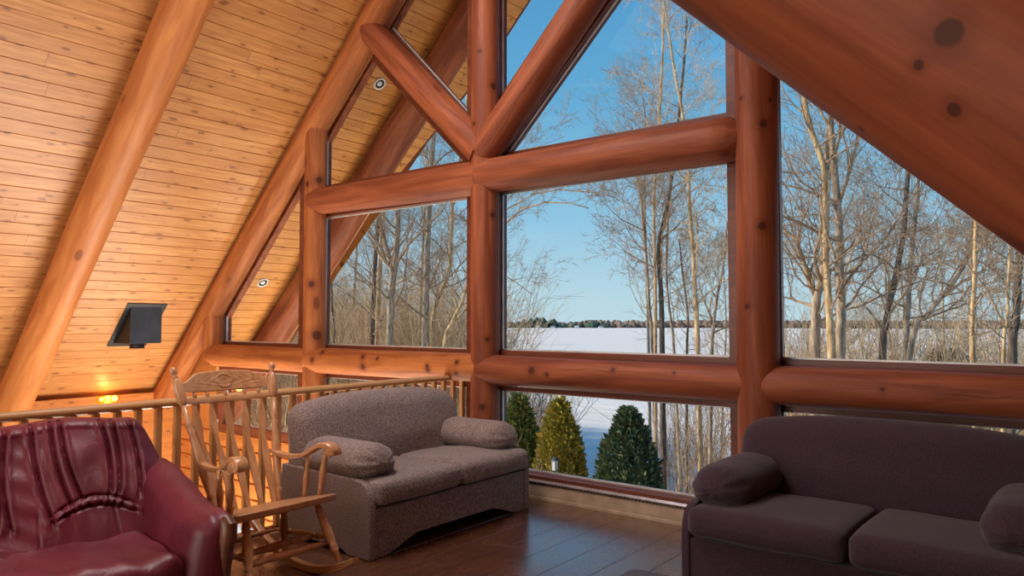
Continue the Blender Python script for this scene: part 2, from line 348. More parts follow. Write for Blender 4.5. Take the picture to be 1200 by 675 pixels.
# ------------------------------------------------------------------ the place: sizes
XC = -4.27            # ridge
ZR, SL = 6.27, .98    # ceiling height at the ridge and its slope
YG = 5.0              # log frame plane
YW = 5.17             # glass plane
EAVE_L, EAVE_R = -10.13, 1.59
def ceil_z(x): return ZR-SL*abs(x-XC)
LEN = math.sqrt(1+SL*SL)

# ground of the lake side
def ground_z(x, y):
    t = sstep(11, 52, y); z = -3.3+t*(-6.05+3.3)
    if y < 44: z += .10*noise.noise(Vector((x*.25, y*.25, 0)))+.25*noise.noise(Vector((x*.07, y*.07, 3)))*(1-sstep(30, 44, y))
    return z
g = G(); nx, ny = 110, 70; xs = [-110+i*200/nx for i in range(nx+1)]; ys = [4.6+ (j/ny)**1.4*52 for j in range(ny+1)]
g.add([(x, y, ground_z(x, y)) for y in ys for x in xs], [(j*(nx+1)+i, j*(nx+1)+i+1, (j+1)*(nx+1)+i+1, (j+1)*(nx+1)+i) for j in range(ny) for i in range(nx)])
tag(g.build('snowy_shore', M['snow'], smooth=True, angle=0), None, kind='structure')
g = G(); g.box(-2600, 2600, 56, 2600, -6.35, -6.03); g.box(-2600, -110, -200, 56, -6.35, -6.03); g.box(90, 2600, -200, 56, -6.35, -6.03)
tag(g.build('frozen_lake', M['snow']), None, kind='structure')

# ------------------------------------------------------------------ room shell
def plank_field(name, mat, L, W, bw, mtx, th=.05, groove=.006, gd=.007):
    """boards along local X (0..L), side by side in local Y (0..W), facing local -Z"""
    g = G(); n = int(math.ceil(W/bw)); prof = []
    for i in range(n):
        a, b = i*bw, min((i+1)*bw, W)
        prof += [(a, -gd*0-(-gd)), (a+groove, 0), (b-groove, 0)]
    prof.append((W, gd))
    vs = []; fs = []
    for x in (0, L):
        for (y, z) in prof: vs.append((x, y, z))
    k = len(prof)
    for i in range(k-1): fs.append((i, i+1, k+i+1, k+i))
    g.add(vs, fs)
    g.add([(0,0,gd),(L,0,gd),(L,W,gd),(0,W,gd),(0,0,th),(L,0,th),(L,W,th),(0,W,th)], [(4,5,6,7),(0,1,5,4),(2,3,7,6),(1,2,6,5),(3,0,4,7)])
    me = bpy.data.meshes.new(name); me.from_pydata(g.v, [], g.f); me.materials.append(mat); me.update()
    o = bpy.data.objects.new(name, me); COL.objects.link(o); o.matrix_world = mtx; o['kind'] = 'structure'
    return o
def frame_mtx(org, xa, ya):
    xa = Vector(xa).normalized(); ya = Vector(ya); ya = (ya-xa*ya.dot(xa)).normalized(); za = xa.cross(ya)
    return Matrix((( xa.x, ya.x, za.x, org[0]), (xa.y, ya.y, za.y, org[1]), (xa.z, ya.z, za.z, org[2]), (0, 0, 0, 1)))
SW = (XC-EAVE_L)*LEN
# left slope: local X along y ; local Y up the slope ; local Z = outward (away from room) needs x cross y
def slope(name, mat, side, y0, y1, w0=0, W=SW, th=.2):
    up = Vector((side, 0, SL))       # direction up the slope (+x for the left slope)
    ex = XC-side*(XC-EAVE_L)
    foot = Vector((ex, 0, ceil_z(ex)))-up.normalized()*w0
    if side > 0: m = frame_mtx(foot+Vector((0, y1, 0)), (0, -1, 0), up)
    else: m = frame_mtx(foot+Vector((0, y0, 0)), (0, 1, 0), up)
    o = plank_field(name, mat, y1-y0, W+w0, .144, m, th)
    return o
YB = -4.2
slope('ceiling_left', M['ceiling'], 1, YB, 5.15, w0=.12)
slope('ceiling_right', M['ceiling'], -1, YB, 5.15, w0=.12)
def roof_edge(x):                      # the overhang widens towards the ridge
    d = abs(x-XC); return 6.60+.34*(1-sstep(1.4, 3.5, d))
for side, nm in ((1, 'ceiling_soffit_left'), (-1, 'ceiling_soffit_right')):
    o = slope(nm, M['soffit'], side, 5.15, 6.86, w0=.55)
    for v in o.data.vertices:
        if (v.co.x < .01) == (side > 0):
            wx_ = o.matrix_world @ v.co; v.co.x += (6.86-roof_edge(wx_.x))*side
# roof edge board outside
for side, nm in ((1, 'trim_1'), (-1, 'trim_2')):
    ex = XC-side*(XC-EAVE_L+.5); g = G()
    st = [ex+(XC-ex)*i/24 for i in range(25)]; vs = []
    for x in st: e_ = roof_edge(x); vs += [(x, e_-.005, ceil_z(x)), (x, e_+.03, ceil_z(x)), (x, e_+.03, ceil_z(x)+.27), (x, e_-.005, ceil_z(x)+.27)]
    g.add(vs, [(i*4+q, i*4+(q+1) % 4, (i+1)*4+(q+1) % 4, (i+1)*4+q) for i in range(24) for q in range(4)]); tag(g.build(nm, M['frame']), None, kind='structure')
# loft floor
g = plank_field('floor', M['floor'], 9.4, 6.2, .246, frame_mtx((-4.62, 5.19, 0), (0, -1, 0), (1, 0, 0)), th=.25, groove=.003, gd=.004)
# (local z must point down) -> flip check: x cross y of (0,-1,0),(1,0,0) = (0,0,1): mirror the slab instead
g.matrix_world = frame_mtx((1.58, 5.19, 0), (0, -1, 0), (-1, 0, 0))
g = G(); g.box(-4.66, -4.62, YB, 5.15, -.26, -.012); tag(g.build('trim_3', M['log_red']), None, kind='structure')
lowf = plank_field('floor_lower', M['floor'], 9.4, 5.6, .246, frame_mtx((-4.4, 5.19, -2.75), (0, -1, 0), (-1, 0, 0)), th=.2)
# outer walls
plank_field('wall_left', M['siding'], 9.4, 3.34, .19, frame_mtx((EAVE_L, 5.17, .54), (0, -1, 0), (0, 0, -1)), th=.15)
plank_field('wall_right', M['siding'], 9.4, .54, .19, frame_mtx((EAVE_R, YB, .54), (0, 1, 0), (0, 0, -1)), th=.15)
g = G(); g.add([(EAVE_L-.3, YB, -2.8), (EAVE_R+.2, YB, -2.8), (EAVE_R+.2, YB, .6), (XC, YB, ZR+.1), (EAVE_L-.3, YB, .6)], [(0, 1, 2, 3, 4)])
tag(g.build('wall_back', M['siding']), None, kind='structure')

# window table: glass outlines in the x-z plane of the gable
L0, L1, M0, M1, R0 = -6.732, -4.558, -4.175, -2.032, -1.678
ZT, ZB, ZL, ZS, ZU = 2.666, 1.241, .886, .201, 3.023
def gl(x): return 3.19+.97*(x+7.167) if x < -4.366 else 3.19+.97*(-8.732-x+7.167)
W = [
 ('far left sloping', [(-8.75, ZB), (-7.145, ZB), (-7.145, gl(-7.145)), (-8.75, gl(-8.75))]),
 ('left main', [(L0, ZB), (L1, ZB), (L1, ZT), (L0, ZT)]),
 ('centre main', [(M0, ZB), (M1, ZB), (M1, ZT), (M0, ZT)]),
 ('left upper', [(L0, ZU), (-4.615, ZU), (-5.98, 4.34), (L0, gl(L0))]),
 ('peak left', [(-4.556, 3.46), (-4.556, gl(-4.556)), (-5.69, gl(-5.69)-.01)]),
 ('peak right', [(M0, 3.53), (-3.06, gl(-3.06)), (M0, gl(M0))]),
 ('right upper', [(-4.118, ZU), (M1, ZU), (M1, gl(M1)), (-2.76, gl(-2.76))]),
 ('right sloping', [(R0, ZB), (.0, ZB), (.0, gl(0)), (R0, gl(R0))]),
 ('centre lower', [(M0, ZS), (M1, ZS), (M1, ZL), (M0, ZL)]),
 ('left lower', [(L0, ZS), (L1, ZS), (L1, ZL), (L0, ZL)]),
 ('far left lower', [(-8.72, ZS), (-7.145, ZS), (-7.145, ZL), (-8.72, ZL)]),
 ('right lower', [(R0, ZS), (.75, ZS), (.75, ZL), (R0, ZL)]),
 ('ground floor', [(-9.0, -1.75), (-7.95, -1.75), (-7.95, -1.0), (-9.0, -1.0)]),
]
def ccw(p):
    a = sum(p[i][0]*p[(i+1) % len(p)][1]-p[(i+1) % len(p)][0]*p[i][1] for i in range(len(p)))
    return p if a > 0 else p[::-1]
def inset(p, d):
    """offset a convex ccw outline inwards by d (outwards if negative); long mitres are capped"""
    n = len(p); out = []
    for i in range(n):
        a, b, c = Vector(p[i-1]), Vector(p[i]), Vector(p[(i+1) % n])
        e1, e2 = (b-a).normalized(), (c-b).normalized(); n1, n2 = Vector((-e1.y, e1.x)), Vector((-e2.y, e2.x))
        k = 1+n1.dot(n2); q = (n1+n2)/max(k, .5); out.append(tuple(b+q*d))
    return out
def ring(g, inner, outer, y0, y1):
    n = len(inner); V_ = []
    for y in (y0, y1):
        for p in (inner, outer): V_ += [(x, y, z) for x, z in p]
    f = []
    for i in range(n):
        j = (i+1) % n
        f += [(i, j, n+j, n+i), (2*n+i, 3*n+i, 3*n+j, 2*n+j), (i, 2*n+i, 2*n+j, j), (n+i, n+j, 3*n+j, 3*n+i)]
    g.add(V_, f)
for i, (nm, poly) in enumerate(W):
    p = ccw(poly); g = G()
    ring(g, inset(p, .0), inset(p, -.10), 5.115, 5.245)
    fr = g.build('window_%d' % (i+1), M['frame'], bevel=.006); tag(fr, '%s window with dark stained frame' % nm, kind='structure')
    s = G(); ring(s, inset(p, .012), inset(p, -.004), 5.165, 5.185); s.build('spacer', M['spacer'], fr)
    q = inset(p, -.004); s = G(); s.prism(q, 5.172, 5.178); s.build('pane', M['glass'], fr)
# gable wall around the windows: below the glass and in the left corner
g = G()
def wallbox(x0, x1, z0, z1): g.box(x0, x1, 5.14, 5.26, z0, z1)
wallbox(EAVE_L, -9.1, -2.8, .10); wallbox(-9.1, -7.85, -.90, .10); wallbox(-9.1, -7.85, -2.8, -1.85); wallbox(-7.85, EAVE_R, -2.8, .10)
plank_wall = g.build('wall_front', M['siding']); tag(plank_wall, None, kind='structure')
plank_wall.data.transform(Matrix.Rotation(0, 4, 'X'))
# its boards run along x; give the mesh local axes x, z -> x, y
plank_wall.data.transform(Matrix.Rotation(R(-90), 4, 'X')); plank_wall.matrix_world = Matrix.Rotation(R(90), 4, 'X')
for k in range(12):                                             # rounded siding courses on the room side
    pass
g = G()
nrow = 15
for r_ in range(nrow):
    z0 = -2.75+r_*.19; z1 = z0+.19
    for (x0, x1) in ([(EAVE_L, -9.1), (-7.85, -4.5)] if (z0 < -.92 and z1 > -1.83) else [(EAVE_L, -4.5)]):
        if z1 > .1: z1 = .1
        c = (z0+z1)/2; pts = [(5.14, z0+.002), (5.118, z0+.014), (5.112, c), (5.118, z1-.014), (5.14, z1-.002)]
        g.prism([(a, b) for a, b in pts], x0, x1, 'x')
wl = g.build('wall_front_siding', M['siding'], smooth=True); wl.data.transform(Matrix.Rotation(R(-90), 4, 'X')); wl.matrix_world = Matrix.Rotation(R(90), 4, 'X'); wl['kind'] = 'structure'
# corner of vertical boards left of the far left window
g = G(); n = 12
for k in range(n):
    x0 = EAVE_L+k*.1; x1 = x0+.1
    if x1 > -8.85: break
    g.add([(x0+.003, 5.13, .10), (x1-.003, 5.13, .10), (x1-.003, 5.13, ceil_z(x1)-.02), (x0+.003, 5.13, ceil_z(x0)-.02),
           (x0, 5.145, .10), (x1, 5.145, .10), (x1, 5.145, ceil_z(x1)), (x0, 5.145, ceil_z(x0))],
          [(0,1,2,3), (4,7,6,5), (0,3,7,4), (1,5,6,2)])
vb = g.build('wall_front_corner', M['vsiding']); vb['kind'] = 'structure'
vb.data.transform(Matrix.Rotation(R(90), 4, 'Y')); vb.matrix_world = Matrix.Rotation(R(-90), 4, 'Y')
# fillers of the gable between the sloping windows and the roof
g = G()
for side in (1, -1):
    a = XC-side*(XC-EAVE_L); b = XC-.0*side
    lo = lambda x: ceil_z(x)-.33
    pts = [(a, ceil_z(a)), (b, ceil_z(b)), (b, lo(b)), (a, ceil_z(a)-.33)]
    g.prism(ccw(pts), 5.16, 5.24)
g.prism(ccw([(EAVE_R, .1), (.80, .1), (.80, 1.0), (.2, 1.7), (EAVE_R, .5)]), 5.15, 5.24)
g.box(.72, EAVE_R, 5.15, 5.24, .1, .6); g.box(-8.9, -7.1, 5.2, 5.24, .98, 1.14); g.box(0.07, .8, 5.15, 5.24, .9, 1.45)
tag(g.build('wall_front_gable', M['log_red']), None, kind='structure')

# ------------------------------------------------------------------ logs
def log(name, label, cat, p0, p1, r0, r1, mat, group=None, seed=0, round_end=(0, 0), n=28, roll=None):
    p0, p1 = Vector(p0), Vector(p1); L = (p1-p0).length; rd = random.Random(seed)
    seg = max(6, int(L/.12)); pts = []; rad = []
    for i in range(seg+1):
        t = i/seg; x = t*L; r = r0+(r1-r0)*t
        r *= 1+.035*noise.noise(Vector((x*.8, seed*3.1, 0)))
        if round_end[0] and x < round_end[0]: u = 1-x/round_end[0]; r *= math.sqrt(max(.05, 1-u*u*.8))
        if round_end[1] and L-x < round_end[1]: u = 1-(L-x)/round_end[1]; r *= math.sqrt(max(.05, 1-u*u*.8))
        pts.append((x, .008*noise.noise(Vector((x*.5, seed, 5))), .008*noise.noise(Vector((x*.5, seed, 9))))); rad.append(r)
    g = G(); g.tube(pts, rad, n, up=(0, 0, 1))
    o = g.build(name, mat, smooth=True, angle=50)
    d = (p1-p0).normalized(); q = d.to_track_quat('X', 'Z').to_matrix().to_4x4()
    ro = rd.uniform(0, 6.28) if roll is None else roll
    o.matrix_world = Matrix.Translation(p0) @ q @ Matrix.Rotation(ro, 4, 'X')
    return tag(o, label, cat, group)
lg = M['log']; lr = M['log_red']
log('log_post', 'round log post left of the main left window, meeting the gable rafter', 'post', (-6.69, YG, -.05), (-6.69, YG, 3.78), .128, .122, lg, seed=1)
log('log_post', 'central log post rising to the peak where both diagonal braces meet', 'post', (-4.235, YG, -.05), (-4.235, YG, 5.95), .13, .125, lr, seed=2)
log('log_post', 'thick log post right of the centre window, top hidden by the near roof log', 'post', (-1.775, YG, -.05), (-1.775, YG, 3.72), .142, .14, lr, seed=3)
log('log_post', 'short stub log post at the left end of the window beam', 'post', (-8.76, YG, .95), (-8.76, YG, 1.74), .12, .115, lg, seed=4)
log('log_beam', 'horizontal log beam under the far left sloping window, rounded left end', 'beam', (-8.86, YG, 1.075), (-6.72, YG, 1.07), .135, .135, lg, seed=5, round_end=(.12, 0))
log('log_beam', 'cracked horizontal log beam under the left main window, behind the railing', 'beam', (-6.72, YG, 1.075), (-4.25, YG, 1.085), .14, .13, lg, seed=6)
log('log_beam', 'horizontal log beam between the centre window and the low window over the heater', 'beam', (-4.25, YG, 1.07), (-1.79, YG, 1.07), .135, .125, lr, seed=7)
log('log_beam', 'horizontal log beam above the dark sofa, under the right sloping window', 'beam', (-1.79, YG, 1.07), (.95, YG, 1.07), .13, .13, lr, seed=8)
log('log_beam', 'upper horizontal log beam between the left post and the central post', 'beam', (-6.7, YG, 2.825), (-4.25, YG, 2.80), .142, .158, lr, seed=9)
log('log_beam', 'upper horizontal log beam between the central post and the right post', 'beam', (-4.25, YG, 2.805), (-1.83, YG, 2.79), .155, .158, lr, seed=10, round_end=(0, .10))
log('log_brace', 'diagonal log brace leaning up to the left from the central post', 'brace', (-4.24, YG-.01, 3.02), (-5.93, YG-.01, 4.66), .15, .135, lr, seed=11, round_end=(0, .1))
log('log_brace', 'diagonal log brace leaning up to the right from the central post', 'brace', (-4.24, YG-.01, 3.02), (-2.63, YG-.01, 4.64), .148, .14, lr, seed=12)
def rafter(side, y, r, mat, label, seed, name='log_rafter', w0=0.):
    up = Vector((side, 0, SL)).normalized(); nrm = Vector((side*SL, 0, -1)).normalized()
    ex = XC-side*(XC-EAVE_L)
    foot = Vector((ex, y, ceil_z(ex)))-up*w0+nrm*(r-.012); top = Vector((XC, y, ZR))+nrm*(r-.012)
    return log(name, label, 'rafter', foot, top, r, r*.98, mat, seed=seed)
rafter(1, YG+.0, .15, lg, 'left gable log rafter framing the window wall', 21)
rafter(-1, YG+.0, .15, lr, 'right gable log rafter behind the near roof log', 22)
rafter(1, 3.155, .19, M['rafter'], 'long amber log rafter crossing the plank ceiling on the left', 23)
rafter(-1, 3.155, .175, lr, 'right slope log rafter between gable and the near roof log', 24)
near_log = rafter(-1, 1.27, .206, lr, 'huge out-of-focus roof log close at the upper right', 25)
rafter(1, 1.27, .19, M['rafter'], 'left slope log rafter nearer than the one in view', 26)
rafter(1, 6.10, .20, lr, 'outdoor log rafter under the left eave, seen through the glass', 27, w0=.4)
rafter(-1, 6.10, .15, lr, 'outdoor log rafter under the right eave', 28, w0=.4)

# flattened slabs between the gable rafters and the sloping glass
for side, nm in ((1, 'trim_5'), (-1, 'trim_6')):
    xa = -8.95 if side > 0 else .25; q = []
    for x in (xa, XC): q.append((x, ceil_z(x)-.24))
    for x in (XC, xa): q.append((x, gl(x if side > 0 else x)+.012))
    g = G(); g.prism(ccw(q), 4.955, 5.12); o = g.build(nm, lg if side > 0 else lr, bevel=.035, seg=4); tag(o, None, kind='structure')
    o.data.transform(Matrix.Rotation(side*math.atan(SL), 4, 'Y')); o.matrix_world = Matrix.Rotation(-side*math.atan(SL), 4, 'Y')
# knots and short checks where the photo shows them
def knots(o, spots, r, half=.3):
    p0 = o.matrix_world.translation; ax = (o.matrix_world.to_3x3() @ Vector((1, 0, 0))).normalized()
    m = o.data.materials[0].copy(); t = m.node_tree; b = next(n for n in t.nodes if n.type == 'BSDF_PRINCIPLED')
    c = b.inputs['Base Color'].links[0].from_socket; tc = N(t, 'ShaderNodeTexCoord')
    nz = N(t, 'ShaderNodeTexNoise', i_Scale=30.0); t.links.new(tc.outputs['Object'], nz.inputs['Vector'])
    for (px, py, rp) in spots:
        d = (at(px, py, 5)-CAM).normalized(); k = .5
        while k < 14:
            q = CAM+d*k-p0; q = q-ax*q.dot(ax)
            if q.length < r: break
            k += .006
        if k >= 14: continue
        loc = o.matrix_world.inverted() @ (CAM+d*k); R_ = rp*k/F_PX*1.15
        dn = N(t, 'ShaderNodeVectorMath', operation='DISTANCE'); t.links.new(tc.outputs['Object'], dn.inputs[0]); dn.inputs[1].default_value = loc
        dd = mth(t, 'ADD', dn.outputs['Value'], mth(t, 'MULTIPLY', nz.outputs[0], R_*.5))
        c = mixc(t, rng(t, dd, R_*1.1, R_*2.6, .5, 0), c, (.16, .035, .012)); c = mixc(t, rng(t, dd, R_*.85, R_*1.2, .85, 0), c, (.055, .014, .008))
    t.links.new(c, b.inputs['Base Color']); o.data.materials[0] = m
PO = [o for o in COL.objects if o.name.startswith('log_post')]; BE = [o for o in COL.objects if o.name.startswith('log_beam')]
knots(near_log, [(1112, 38, 15), (1077, 76, 6), (1118, 128, 8), (1010, 150, 4)], .206)
knots(PO[0], [(365, 333, 4), (371, 393, 6), (374, 211, 4), (360, 216, 3)], .125)
knots(PO[1], [(578, 101, 4), (562, 60, 3), (556, 145, 3), (577, 252, 3.5), (571, 398, 3), (565, 477, 4)], .127)
knots(PO[2], [(868, 115, 3), (894, 145, 5), (893, 265, 5), (876, 359, 3.5), (902, 117, 2)], .141)
knots(BE[1], [(425, 430, 4), (425, 418, 3), (442, 420, 2), (501, 434, 3.5), (500, 429, 2.5), (535, 424, 3), (534, 438, 3), (378, 413, 3), (366, 422, 3)], .135)
knots(BE[2], [(623, 434, 5), (641, 439, 2.5), (718, 433, 3), (790, 437, 2)], .13)
knots(BE[3], [(1034, 456, 2.5), (880, 440, 2.5)], .13)
# recessed soffit lights
for (x, y) in ((-6.343, 5.607), (-8.611, 5.601)):
    up = Vector((1, 0, SL)).normalized(); nrm = Vector((SL, 0, -1)).normalized()
    t = thing('recessed_light', 'round recessed light in the outdoor soffit, %s' % ('higher one under the brace' if x > -7 else 'lower one by the far left window'), 'light', (x, y, ceil_z(x)))
    t.matrix_world = Matrix.Translation((x, y, ceil_z(x))) @ nrm.to_track_quat('Z', 'Y').to_matrix().to_4x4()
    def annulus(r0, r1, z0, z1, n=28):
        a = G(); vs = []
        for (r, z) in ((r0, z0), (r1, z0), (r1, z1), (r0, z1)): vs += [(r*math.cos(2*math.pi*k/n), r*math.sin(2*math.pi*k/n), z) for k in range(n)]
        fs = [(a_*n+k, a_*n+(k+1) % n, ((a_+1) % 4)*n+(k+1) % n, ((a_+1) % 4)*n+k) for a_ in range(4) for k in range(n)]
        return a.add(vs, fs)
    annulus(.058, .076, -.002, .010).build('trim_ring', M['white'], t, smooth=True)
    annulus(.034, .058, -.001, .004).build('baffle', M['black_side'], t, smooth=True)
    d = G(); d.lathe([(0, .034), (1, .03)], (0, 0, -.001), (0, 0, .006), 24); d.build('lamp', M['white'], t, smooth=True)

# ------------------------------------------------------------------ railing
RX = -4.60
t = thing('railing', 'pale pine railing with square balusters along the loft edge', 'railing', (RX, 0, 0))
g = G(); g.tube([(0, y, .985+.004*noise.noise(Vector((y*.8, 0, 0)))) for y in [-1.5+i*.2 for i in range(34)]], .036, 16, flat=.8); 
o = g.build('top_rail', M['rail'], t, smooth=True)
o.data.transform(Matrix.Rotation(R(-90), 4, 'Z')); o.matrix_parent_inverse = Matrix(); o.rotation_euler = (0, 0, R(90))
g = G(); g.box(-.02, .02, -1.5, 5.11, .012, .05); g.build('bottom_rail', M['log_red'], t, bevel=.005)
b0 = None; k = 0
y = 1.525-.1235*18
while y < 5.12:
    if b0 is None:
        g = G(); g.box(0, .94, -.019, .019, -.019, .019); b0 = g.build('baluster', M['rail'], t, bevel=.003); c = b0
    else: c = b0.copy(); COL.objects.link(c); c.parent = t
    c.location = (0, y, .03); c.rotation_euler = (0, R(-90), 0); y += .1235

# ------------------------------------------------------------------ baseboard heater
t = thing('baseboard_heater', 'long low cream electric baseboard heater under the low window', 'heater', (-2.35, 5.05, 0))
g = G(); g.prism([(0, .03), (.0, .118), (.012, .132), (.058, .132), (.058, .0), (.014, .0), (.014, .03)], -1.6, 1.35, 'x'); g.build('front_panel', M['cream'], t, bevel=.002)
g = G(); g.prism([(-.012, .142), (-.012, .150), (.004, .165), (.062, .172), (.062, .150), (.0, .142)], -1.6, 1.35, 'x'); g.build('top_cover', M['heat_top'], t, bevel=.002)
g = G()
for k in range(96): x = -1.59+k*.0307; g.box(x, x+.018, -.006, .004, .124, .144)
g.build('top_vents', M['grille'], t)
g = G(); g.box(-1.6, 1.35, .006, .02, .028, .058)
g.build('lower_grille', M['grille'], t)
g = G()
for k in range(150): x = -1.59+k*.0196; g.box(x, x+.006, -.001, .008, .030, .055)
g.build('grille_fins', M['cream'], t)
g = G(); g.prism([(-.004, .0), (-.004, .024), (.004, .03), (.016, .03), (.016, .0)], -1.6, 1.35, 'x'); g.build('bottom_lip', M['cream'], t, bevel=.001)
for s_, nm in ((-1.61, 'end_cap'), (1.35, 'end_cap')):
    g = G(); g.box(s_, s_+.012, -.012, .06, 0, .172); g.build(nm, M['cream'], t, bevel=.002)
g = G(); g.box(-4.4, .8, 5.06, 5.17, .165, .195); tag(g.build('trim_4', M['frame'], bevel=.006), None, kind='structure')

# ------------------------------------------------------------------ chimney support box on the ceiling
zt = ceil_z(-8.967); zb = 1.235; x0 = -8.95; xb = EAVE_L+(zb-ceil_z(EAVE_L))/SL
t = thing('stovepipe_box', 'black square stovepipe support box hung from the sloping plank ceiling', 'chimney box', (x0, 4.05, zb))
g = G(); W_, D_ = .375, x0-xb
g.prism([(0, 0), (0, ceil_z(x0)-zb-.006), (-D_+.0, .0)], .004, W_-.004); g.build('box', M['black_side'], t)
g = G(); g.box(0, .006, 0, W_, 0, ceil_z(x0)-zb-.01); g.build('front_plate', M['black_metal'], t, bevel=.003)
up = Vector((1, 0, SL)).normalized(); nn = Vector((SL, 0, -1)).normalized()
g = G(); c0 = Vector((-D_, 0, 0)); Ls = D_*LEN
vs = []
for h_ in (.001, .012):
    for (a, b) in ((-.05, -.05), (Ls+.05, -.05), (Ls+.05, W_+.05), (-.05, W_+.05)): p = c0+up*a+nn*h_; vs.append((p.x, b, p.z))
g.add(vs, [(0,1,2,3), (7,6,5,4), (0,4,5,1), (1,5,6,2), (2,6,7,3), (3,7,4,0)]); g.build('ceiling_plate', M['black_side'], t)
g = G(); g.lathe([(0, .082), (.9, .082), (.92, .088), (1, .088)], (-.14, .15, .0), (-.14, .15, -.06), 28); g.build('pipe_collar', M['black_side'], t, smooth=True)

# ------------------------------------------------------------------ wall lamp
t = thing('wall_lamp', 'small brass wall lamp with two glowing globes low on the plank wall', 'wall lamp', (EAVE_L+.02, 4.26, .44))
g = G(); g.lathe([(0, .05), (.6, .05), (1, .03)], (0, 0, 0), (.03, 0, 0), 20); g.build('back_plate', M['brass'], t, smooth=True)
def sphere(g, c, r, n=14):
    vs = []; fs = []
    for i in range(1, n):
        a = math.pi*i/n
        for k in range(2*n): b = math.pi*k/n; vs.append((c[0]+r*math.sin(a)*math.cos(b), c[1]+r*math.sin(a)*math.sin(b), c[2]+r*math.cos(a)))
    vs += [(c[0], c[1], c[2]+r), (c[0], c[1], c[2]-r)]; m = 2*n; N_ = len(vs)
    for i in range(n-2):
        for k in range(m): fs.append((i*m+k, (i+1)*m+k, (i+1)*m+(k+1) % m, i*m+(k+1) % m))
    for k in range(m): fs.append((N_-2, k, (k+1) % m)); fs.append((N_-1, (n-2)*m+(k+1) % m, (n-2)*m+k))
    return g.add(vs, fs)
gg = glass('lamp_globe_glass', (1, .82, .5))
for s in (-1, 1):
    g = G(); g.tube([(.03, 0, 0), (.06, s*.04, -.01), (.09, s*.08, .01)], .008, 8); g.build('arm', M['brass'], t, smooth=True)
    g = G(); sphere(g, (.11, s*.085, .06), .062); gl_ = g.build('globe', gg, t, smooth=True)
    g = G(); sphere(g, (.11, s*.085, .06), .03 if s < 0 else .042, 8); g.build('bulb', M['bulb'], gl_, smooth=True)
l = bpy.data.lights.new('wall_lamp_glow', 'POINT'); l.energy = 6; l.color = (1, .47, .13); l.shadow_soft_size = .05
lo_ = bpy.data.objects.new('wall_lamp_glow', l); COL.objects.link(lo_); lo_.location = (.17, 0, .07); lo_.parent = t

# ------------------------------------------------------------------ fabric loveseats
def loveseat(label, fab, loc, rz, w=1.65, d=1.0, H=.95):
    """local: x across (0..w), front at y=0, back at y=d (facing -y)"""
    t = thing('loveseat', label, 'sofa', loc, rz)
    nz = lambda x, y, z, s, a: a*noise.noise(Vector((x*s, y*s, z*s)))
    # front rail with the shallow arch cut in its bottom edge
    arch = [(.046, 0.)]
    a0, a1 = .20, w-.20
    arch += [(a0-.05, 0), (a0, .012)]+[(a0+(a1-a0)*k/16, .012+.075*min(1, math.sin(math.pi*k/16)*1.9)) for k in range(1, 16)]+[(a1, .012), (a1+.05, 0)]
    arch += [(w-.046, 0), (w-.046, .312), (.046, .312)]
    g = G(); g.prism(arch, .012, .06); g.build('front_panel', fab, t, bevel=.008)
    # side panels: front edge vertical, then sweeping back to the arm
    side = [(0, 0)]+[(0, .10), (0, .22), (.0, .34), (.012, .40), (.04, .45), (.085, .48), (.15, .49)]+[(.75, .50), (d-.04, .50), (d-.01, .3), (d-.04, 0), (.8, 0), (.74, .03), (.3, .03), (.22, 0)]
    for x0 in (0, w-.05):
        g = G(); g.prism(side, x0, x0+.05, 'x'); g.build('side_panel', fab, t, bevel=.012, seg=3)
    g = G(); g.box(.05, w-.05, .06, d-.05, .10, .31); g.build('deck', fab, t)
    g = G(); g.box(.06, w-.06, d-.07, d-.03, .03, .55); g.build('rear_panel', fab, t, bevel=.01)
    # seat cushions
    cw = (w-.08)/2
    for k in (0, 1):
        def wp(x, y, z, u, v, w_):
            z += .016*(1-u*u)*(1-v*v)*(1 if w_ > 0 else 0); y -= .014*(1-u*u)*max(0, -v)*(1-abs(w_)); z += nz(x, y, z, 5, .006)
            z -= .02*max(0, v)
            return x, y, z
        g = G(); rbox(g, .04+cw*(k+.5), .345, .408, cw-.014, .77, .160, .05, 20, wp); g.build('seat_cushion', fab, t, smooth=True, angle=0)
    # back: one padded piece with arched top, leaning back, rolled ends
    def wb(x, y, z, u, v, w_):
        top = H-.07*abs(u)**2.6-.0
        s = (z-.30)/(.95-.30); z = .30+s*(top-.30)
        y += .10*s*s+.01
        if v < 0: y -= .035*(1-u*u)*(1-abs(w_))
        y += nz(x, y, z, 3.5, .010); 
        f = math.exp(-((x-w*.42)/.10)**2-((z-.72)/.12)**2); y += f*.006*math.sin(x*95+z*40)
        x += (-u)*.02*max(0, s)**2
        return x, y, z
    g = G(); rbox(g, w/2, d-.20, .625, w-.01, .26, .65, .115, 26, wb); g.build('backrest', fab, t, smooth=True, angle=0)
    # rolled arm pads resting on the sides, gathered at the front end
    for s in (0, 1):
        cx = .165 if s == 0 else w-.165
        def wa(x, y, z, u, v, w_):
            if v < -.45:
                k = (-v-.45)/.55; f = max(.05, 1-k**2.6*.45); x = cx+(x-cx)*f; z = .555+(z-.555)*f
                ang = math.atan2(z-.56, x-cx); q = .006*math.sin(ang*15)*k; x += q*math.cos(ang); z += q*math.sin(ang)
            if w_ > -.2: z += .042*(1-u*u)*(w_+.2)
            if w_ < 0: z = max(z, .485)
            x += nz(x, y, z, 6, .005); z += nz(y, x, z, 6, .006)
            return x, y, z
        g = G(); rbox(g, cx, .40, .565, .34, .70, .165, .082, 26, wa); g.build('arm_pad', fab, t, smooth=True, angle=0)
    for (fx, fy) in ((.06, .06), (w-.06, .06), (.06, d-.08), (w-.06, d-.08)):
        g = G(); g.box(fx-.025, fx+.025, fy-.025, fy+.025, -.002, .05); g.build('foot', M['black_side'], t)
    return t
